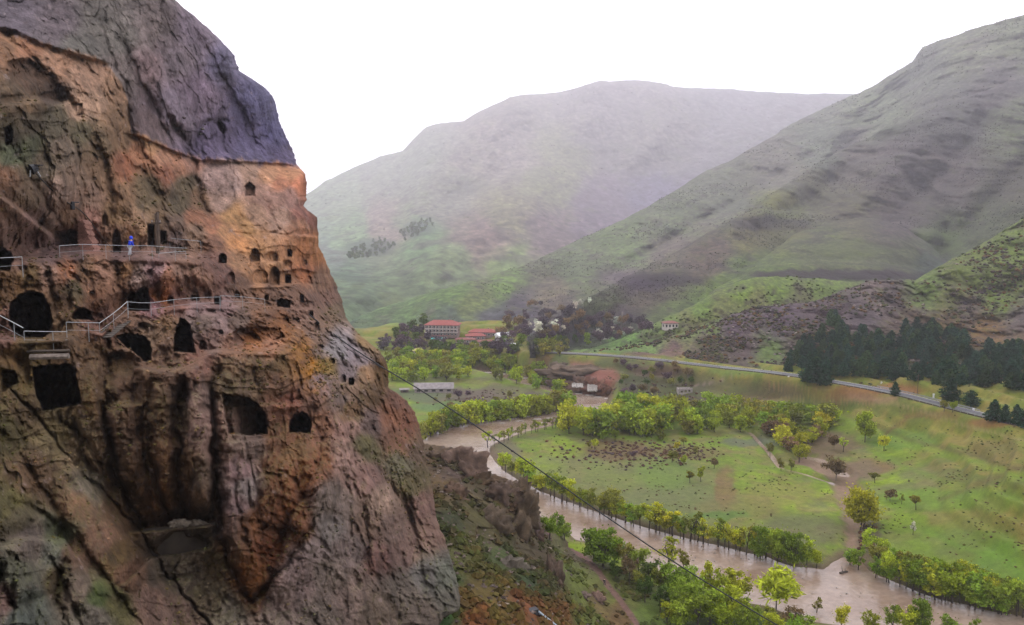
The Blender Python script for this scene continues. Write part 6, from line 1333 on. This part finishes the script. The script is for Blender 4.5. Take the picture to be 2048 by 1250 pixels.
# concrete slab over the square cave
a, b = at_cliff(58, 716), at_cliff(136, 716); Ys = min(a[1], b[1]) + .2
sl = MB(); p, q = unproj(54, 703, Ys - .3), unproj(140, 701, Ys + .1); sl.tube([p, (p + q) / 2, q], .09, 4); o = sl.build('slab', M_conc, None, bevel=.02); set_props(o, 'thin concrete walkway slab bridging the top of the square cave', 'slab')
p, q = unproj(60, 714, Ys - .4), unproj(138, 712, Ys); o = MB().tube([p, (p + q) / 2, q], .17, 6, .16).build('lintel', M_palebark); set_props(o, 'round pale timber lintel across the top of the square cave', 'lintel')
# floodlight and second fixture with their cable
def fixture(px, py, s, lab, big):
    P = at_cliff(px, py); P = P * (1 - .9 / P[1]) + np.array([0, 0, CAM_Z]) * (.9 / P[1])
    f = empty('floodlight' if big else 'junction_box', tuple(P), -.5, lab, 'floodlight' if big else 'junction box')
    if big:
        MB().tube([(-.05, -.1, .0), (0, .1, .1), (0, .3, .15)], .42 * s, 10, .25 * s).build('housing', M_dark, f)
        MB().tube([(0, .2, .1), (.1, .5, -.5)], .05, 5).build('bracket', M_steel, f); MB().box((0, .3, .34), (.7 * s, .6, .06)).build('hood', M_dark, f)
        MB().tube([(.05, -.22, -.05), (.05, -.28, -.55)], .05, 6).build('stem', M_steel, f)
    else:
        MB().box((0, 0, 0), (.28, .3, .7)).build('housing', M_dark, f, bevel=.04); MB().tube([(0, .1, .3), (0, .6, .3)], .05, 5).build('bracket', M_dark, f)
    return P
Pa = fixture(66, 338, 1.0, 'dark blue floodlight bolted to the cliff at the top of a hanging cable', True)
Pb = fixture(145, 410, 1.0, 'small dark box on the cliff halfway down the hanging cable', False)
def sag(p, q, s, n=24): p, q = np.asarray(p), np.asarray(q); return [p + (q - p) * t - np.array([0, 0, 4 * s * t * (1 - t)]) for t in np.linspace(0, 1, n)]
Pe = at_cliff(186, 448); Pe = Pe * (1 - 1.2 / Pe[1]) + np.array([0, 0, CAM_Z]) * (1.2 / Pe[1])
o = MB().tube(sag(Pa, Pb, .25) + sag(Pb, Pe, -.25)[1:], .045, 5).build('cable', M_cable); set_props(o, 'black cable hanging down the cliff from the floodlight to the terrace', 'cable')
Pg = at_cliff(225, 500); Pg = unproj(225, 498, Pe[1] + 1); o = MB().tube(sag(Pe, Pg, .1), .028, 5).build('cable', M_cable); set_props(o, 'thin cable end dropping to the upper terrace', 'cable')
# the long power line
L0 = unproj(622, 628, 96); L1 = unproj(1500, 1222, 96); L2 = unproj(1620, 1300, 100)
for dz, lab in ((0, 'long black power cable sagging across the valley in front of the river'), (-.35, 'second thinner cable just below the long power cable near the cliff')):
    if dz == 0:
        pts = [unproj(px, py, Y) for px, py, Y in ((600,612,98),(640,648,98),(690,690,97),(760,733,96),(830,772,95),(900,815,94),(1000,884,93),(1100,954,92),(1200,1026,91),(1300,1094,90),(1400,1158,89.5),(1480,1207,89),(1560,1254,88.5),(1640,1300,88),(1800,1400,87))]
        rad = .075
    else:
        pts = [unproj(px, py, Y) for px, py, Y in ((600,618,98),(640,652,98),(690,694,97),(720,713,96.6),(760,733.5,96))]; rad = .03
    ts = np.linspace(0, len(pts) - 1, 60); P3 = np.array(pts); S = [np.array([np.interp(t, range(len(pts)), smooth_line(P3[:, i], 1) if len(pts) > 8 else P3[:, i]) for i in range(3)]) for t in ts]
    o = MB().tube(S, rad, 6).build('power_cable', M_cable); set_props(o, lab, 'power cable')
# wooden pole with crossarm and insulators on the terrace
Pp = unproj(315, 494, 76.5); up = empty('wooden_post', tuple(Pp), -.3, 'dark wooden post with a crossarm beside the cave doorway on the terrace', 'post')
MB().tube([(0, 0, -.6), (0, 0, 3.1)], .17, 7, .13).build('pole', M_wood, up); MB().box((0, 0, 2.2), (1.1, .16, .16)).build('crossarm', M_wood, up); MB().box((.16, 0, 1.4), (.16, .2, 3.6)).build('side_pole', M_wood, up)
for x in (-.45, .12, .45): MB().tube([(x, -.05, 2.28), (x, -.05, 2.5)], .06, 6).build('insulator', M_stonew, up)
# brick patch beside the terrace
Pk = [unproj(a, b, Y) for a, b, Y in ((161,438,75.6),(172,437,76),(180,462,76),(194,498,75.6),(162,500,75.0))]
g = empty('brick_patch', tuple(Pk[4]), 0, 'sloping pink brick masonry patch left of the arched doorway', 'brick wall'); o = np.asarray(Pk[4]); k = 0
rs = np.random.RandomState(2); mb = MB(); ys_ = np.arange(436, 504, 4.0); bd_ = smooth_line(np.array([min(at_cliff(a, y)[1] for a in (166, 172, 180)) for y in ys_]), 4) - .15
def bl_(y): return float(np.interp(y, ys_, bd_))
for r in range(20):
    y = 500 - r * 3.1; x0, x1 = 161.5, np.interp(y, [438, 462, 500], [172, 180, 195])
    x = x0 + (2.2 if r % 2 else 0)
    while x < x1 - 2:
        P = unproj(x + 2, y, bl_(y) + rs.uniform(-.06, .06)); mb.box(P - o, (.18, 1.2, .125)); x += 4.6
ob = mb.build('brick', M_brick, g); ob['kind'] = 'stuff'
# retaining wall low between the columns
Pw0, Pw1 = unproj(284, 1066, 47.2), unproj(428, 1056, 48.2); c = (Pw0 + Pw1) / 2; L = np.linalg.norm(Pw1 - Pw0)
rw = empty('retaining_wall', tuple(c), math.atan2(Pw1[1] - Pw0[1], Pw1[0] - Pw0[0]), 'smooth grey-brown retaining wall between the rock columns low on the cliff', 'retaining wall')
MB().box((0, .25, -.95), (L, .5, 1.9)).build('wall', M_conc, rw, bevel=.04); MB().box((0, .22, .05), (L * 1.01, .62, .12)).build('coping', M_conc, rw, bevel=.02)
for k, (dx, s) in enumerate(((-.1, .32), (.35, .25), (.95, .3))): rock_lump('boulder', np.array(c) + (dx * 1.2, .3, .28), s, 50 + k, (150, 138, 130), None, (1.6, 1, .7), ['pale flat stone left of the hole on the retaining wall', 'small pale stone in the middle of the retaining wall top', 'long pale stone at the right end of the retaining wall'][k], 'stone', 'stones on the retaining wall')
P = unproj(462, 876, 55.4); rock_lump('boulder', P, .33, 9, (150, 110, 60), None, (1.1, 1, .9), 'ochre boulder lying at the left corner of the roomy cave', 'stone')
# rock pillar and outcrops on the slope crest
for k, (px, py, s, sq, col, lab) in enumerate(((1038,1006,5.2,(.8,.8,1.15),(108,92,78),'flat topped grey rock pillar at the right end of the spur'),(1008,985,3.6,(1.0,.9,.9),(104,86,78),'rounded brown rock beside the flat topped pillar'),(928,922,4.6,(1.1,.9,.9),(126,104,96),'pale pinkish outcrop on the crest above the river'),(893,912,3.2,(1.2,.9,.7),(96,78,64),'dark low outcrop on the crest beside the cliff'),(962,962,3.6,(1.2,.9,.8),(96,78,62),'dark brown outcrop in the middle of the crest'),(1070,1068,2.6,(.8,.8,1.3),(92,72,66),'brown rock block at the lower end of the spur'),(1192,1196,1.5,(1.3,1,1.0),(128,104,98),'pinkish boulder in the grass beside the footpath'),(1165,1188,1.0,(1.6,1,.6),(116,100,96),'flat grey boulder left of the pinkish boulder'),(985,1040,3.0,(1.1,1,1.0),(98,84,72),'grey rock in the middle of the brown slope'),(905,985,2.4,(1,1,1),(110,88,76),'brown rock high on the slope under the crest'),(1020,1130,2.4,(1.2,1,.8),(104,96,90),'grey boulder above the dark bushes'),(1105,1150,3.2,(.6,.9,1.3),(96,80,72),'upright rock rib above the grass bank'))):
    P = ground_at([px], [py], 'F')[0]; rock_lump('rock_outcrop', P - (0, 0, s * .35), s, k * 3.1, col, None, sq, lab, 'rock', 'rocks on the near slope')
# blue-grey pipe and its box at the lower edge
P = ground_at([1074], [1231], 'F')[0]; P2 = ground_at([1112], [1262], 'F')[0]; d = P2 - P
pp = empty('culvert', tuple(P + (0, 0, .4)), 0, 'blue-grey flat pipe leaving a dark box on the orange grass slope', 'pipe')
V = []; 
w = np.cross(d / np.linalg.norm(d), (0, 0, 1)); w /= np.linalg.norm(w)
MB().add([w * .42 + (0, 0, .05), -w * .42 + (0, 0, .05), d - w * .5 + (0, 0, .1), d + w * .5 + (0, 0, .1), w * .42 + (0, 0, .4), -w * .42 + (0, 0, .4), d - w * .5 + (0, 0, .45), d + w * .5 + (0, 0, .45)], [(3, 2, 1, 0), (4, 5, 6, 7), (0, 1, 5, 4), (1, 2, 6, 5), (2, 3, 7, 6), (3, 0, 4, 7)]).build('pipe', flat_mat('blue_grey_metal', (.42, .50, .60), .5, .2, .1, 2), pp, bevel=.05)
MB().box((-.6, .1, .1), (1.5, 1.1, .9), .5).build('box', M_dark, pp, bevel=.05); MB().box((-2.0, .7, .05), (2.6, .8, .25), -.25).build('slab', M_stonew, pp, bevel=.03)

# ------------------------------------------------------------------ people
def body_skin(name, joints, bones, mat_skin):
    me = bpy.data.meshes.new(name); me.from_pydata([j[:3] for j in joints], bones, []); o = bpy.data.objects.new(name, me); COL.objects.link(o)
    sk = o.modifiers.new('skin', 'SKIN'); sk.use_smooth_shade = True
    for i, j in enumerate(joints):
        v = me.skin_vertices[0].data[i]; r = j[3]; v.radius = (r, r) if not isinstance(r, tuple) else r
    me.skin_vertices[0].data[0].use_root = True
    ss_ = o.modifiers.new('sub', 'SUBSURF'); ss_.levels = 1; ss_.render_levels = 1; me.materials.append(mat_skin)
    return o
def person(P, rz, jacket, trouser, label, lean=.12, h=1.72, hood=True):
    root = empty('person', tuple(P), rz, label, 'person'); k = h / 1.75
    # x = facing direction; joints metres
    J = [(0, 0, .95, .14), (lean * .5, 0, 1.15, (.13, .16)), (lean, 0, 1.38, (.12, .18)), (lean * 1.15, 0, 1.50, .06), (lean * 1.35, 0, 1.62, .095), (lean * 1.4, 0, 1.70, .07),
         (.0, .10, .88, .10), (.10, .11, .50, .068), (.06, .11, .10, .048), (.18, .11, .04, .045), (-.02, -.10, .88, .10), (-.12, -.11, .50, .068), (-.28, -.11, .12, .048), (-.18, -.11, .05, .045),
         (lean, .20, 1.38, .065), (lean + .02, .25, 1.12, .05), (lean + .20, .20, .98, .038), (lean + .27, .19, .95, .03), (lean, -.20, 1.38, .065), (lean - .06, -.25, 1.12, .05), (lean + .10, -.22, .95, .038), (lean + .17, -.21, .91, .03)]
    E = [(0,1),(1,2),(2,3),(3,4),(4,5),(0,6),(6,7),(7,8),(8,9),(0,10),(10,11),(11,12),(12,13),(2,14),(14,15),(15,16),(16,17),(2,18),(18,19),(19,20),(20,21)]
    J = [(a * k, b * k, c * k, r) for a, b, c, r in J]
    o = body_skin('body', J, E, flat_mat('skin', (.42, .26, .19), .6)); o.parent = root
    # clothing shells over the same skeleton
    def shell(name, idx, edges, grow, mat):
        m = {a: i for i, a in enumerate(idx)}
        js = [(J[a][0], J[a][1], J[a][2], tuple(x + grow for x in J[a][3]) if isinstance(J[a][3], tuple) else J[a][3] + grow) for a in idx]
        c = body_skin(name, js, [(m[a], m[b]) for a, b in edges], mat); c.parent = root; return c
    shell('jacket', [1, 0, 2, 14, 15, 16, 18, 19, 20], [(0, 1), (1, 2), (2, 14), (14, 15), (15, 16), (2, 18), (18, 19), (19, 20)], .045, jacket)
    shell('trousers', [0, 6, 7, 8, 10, 11, 12], [(0, 6), (6, 7), (7, 8), (0, 10), (10, 11), (11, 12)], .025, trouser)
    shell('shoe', [9, 8], [(8, 9)], .02, M_dark); shell('shoe', [13, 12], [(12, 13)], .02, M_dark)
    hx, hz = J[4][0], J[4][2]
    if hood:
        bm = bmesh.new(); bmesh.ops.create_uvsphere(bm, u_segments=12, v_segments=9, radius=.15)
        for v in bm.verts: v.co = Vector((v.co.x * 1.0 - .02, v.co.y * .95, v.co.z * 1.15))
        bmesh.ops.delete(bm, geom=[f for f in bm.faces if f.calc_center_median().x > .085 and f.calc_center_median().z < .1], context='FACES')
        me = bpy.data.meshes.new('hood'); bm.to_mesh(me); bm.free(); me.materials.append(jacket); hd = bpy.data.objects.new('hood', me); link(hd, root); hd.location = (hx, 0, hz + .02)
        sol = hd.modifiers.new('s', 'SOLIDIFY'); sol.thickness = .02
    else:
        bm = bmesh.new(); bmesh.ops.create_uvsphere(bm, u_segments=12, v_segments=8, radius=.125); bmesh.ops.delete(bm, geom=[f for f in bm.faces if f.calc_center_median().z < -.01 and f.calc_center_median().x > -.03], context='FACES')
        me = bpy.data.meshes.new('hair'); bm.to_mesh(me); bm.free(); me.materials.append(M_dark); hd = bpy.data.objects.new('hair', me); link(hd, root); hd.location = (hx - .01, 0, hz + .04)
    return root
Pp = unproj(261, 513, lipY(260, 512) + .9)
person(Pp, 1.0, flat_mat('blue_jacket', (.01, .05, .62), .6, 0, .1, 8), flat_mat('grey_trousers', (.42, .42, .46), .8), 'person in a hooded bright blue jacket and light grey trousers on the upper terrace')
Pq = ground_at([1209], [1171], 'F')[0]
person(Pq, 2.2, flat_mat('black_coat', (.015, .013, .016), .7), flat_mat('dark_trousers', (.03, .025, .03), .8), 'person in dark clothes walking on the footpath above the river', hood=False, h=1.8)
# driftwood stump in the river
P = at_z(1688, 1146, 0); sw = empty('driftwood', tuple(P), .4, 'dark tree stump with upright snags stranded in the river at the channel mouth', 'driftwood')
MB().tube([(-1.3, 0, .1), (0, 0, .35), (1.4, .2, .1)], .38, 7, .2).build('log', M_bark, sw); MB().tube([(-.5, 0, .2), (-.8, .1, 1.9)], .12, 5, .04).build('snag', M_bark, sw); MB().tube([(.2, 0, .2), (.5, .1, 1.2)], .1, 5, .04).build('snag', M_bark, sw)
# ------------------------------------------------------------------ air
def haze_box():
    x0, x1, y0, y1, z0, z1 = -8200, 8200, -1000, 9200, -4.2, 2200
    V = [(x, y, z) for z in (z0, z1) for (x, y) in ((x0, y0), (x1, y0), (x1, y1), (x0, y1))]
    Fc = [(3, 2, 1, 0), (4, 5, 6, 7), (0, 1, 5, 4), (1, 2, 6, 5), (2, 3, 7, 6), (3, 0, 4, 7)]
    m, n, l = nodes_of('haze_air')
    out = n.new('ShaderNodeOutputMaterial'); v = n.new('ShaderNodeVolumePrincipled')
    v.inputs['Color'].default_value = (0.93, 0.91, 1.0, 1)
    v.inputs['Density'].default_value = HAZE
    v.inputs['Anisotropy'].default_value = 0.45
    l.new(v.outputs[0], out.inputs['Volume'])
    me = mesh_np('haze', V, Fc, m, None, False)
    return set_props(link(bpy.data.objects.new('haze', me)), kind='stuff')
HAZE = 0.000135
haze_box()
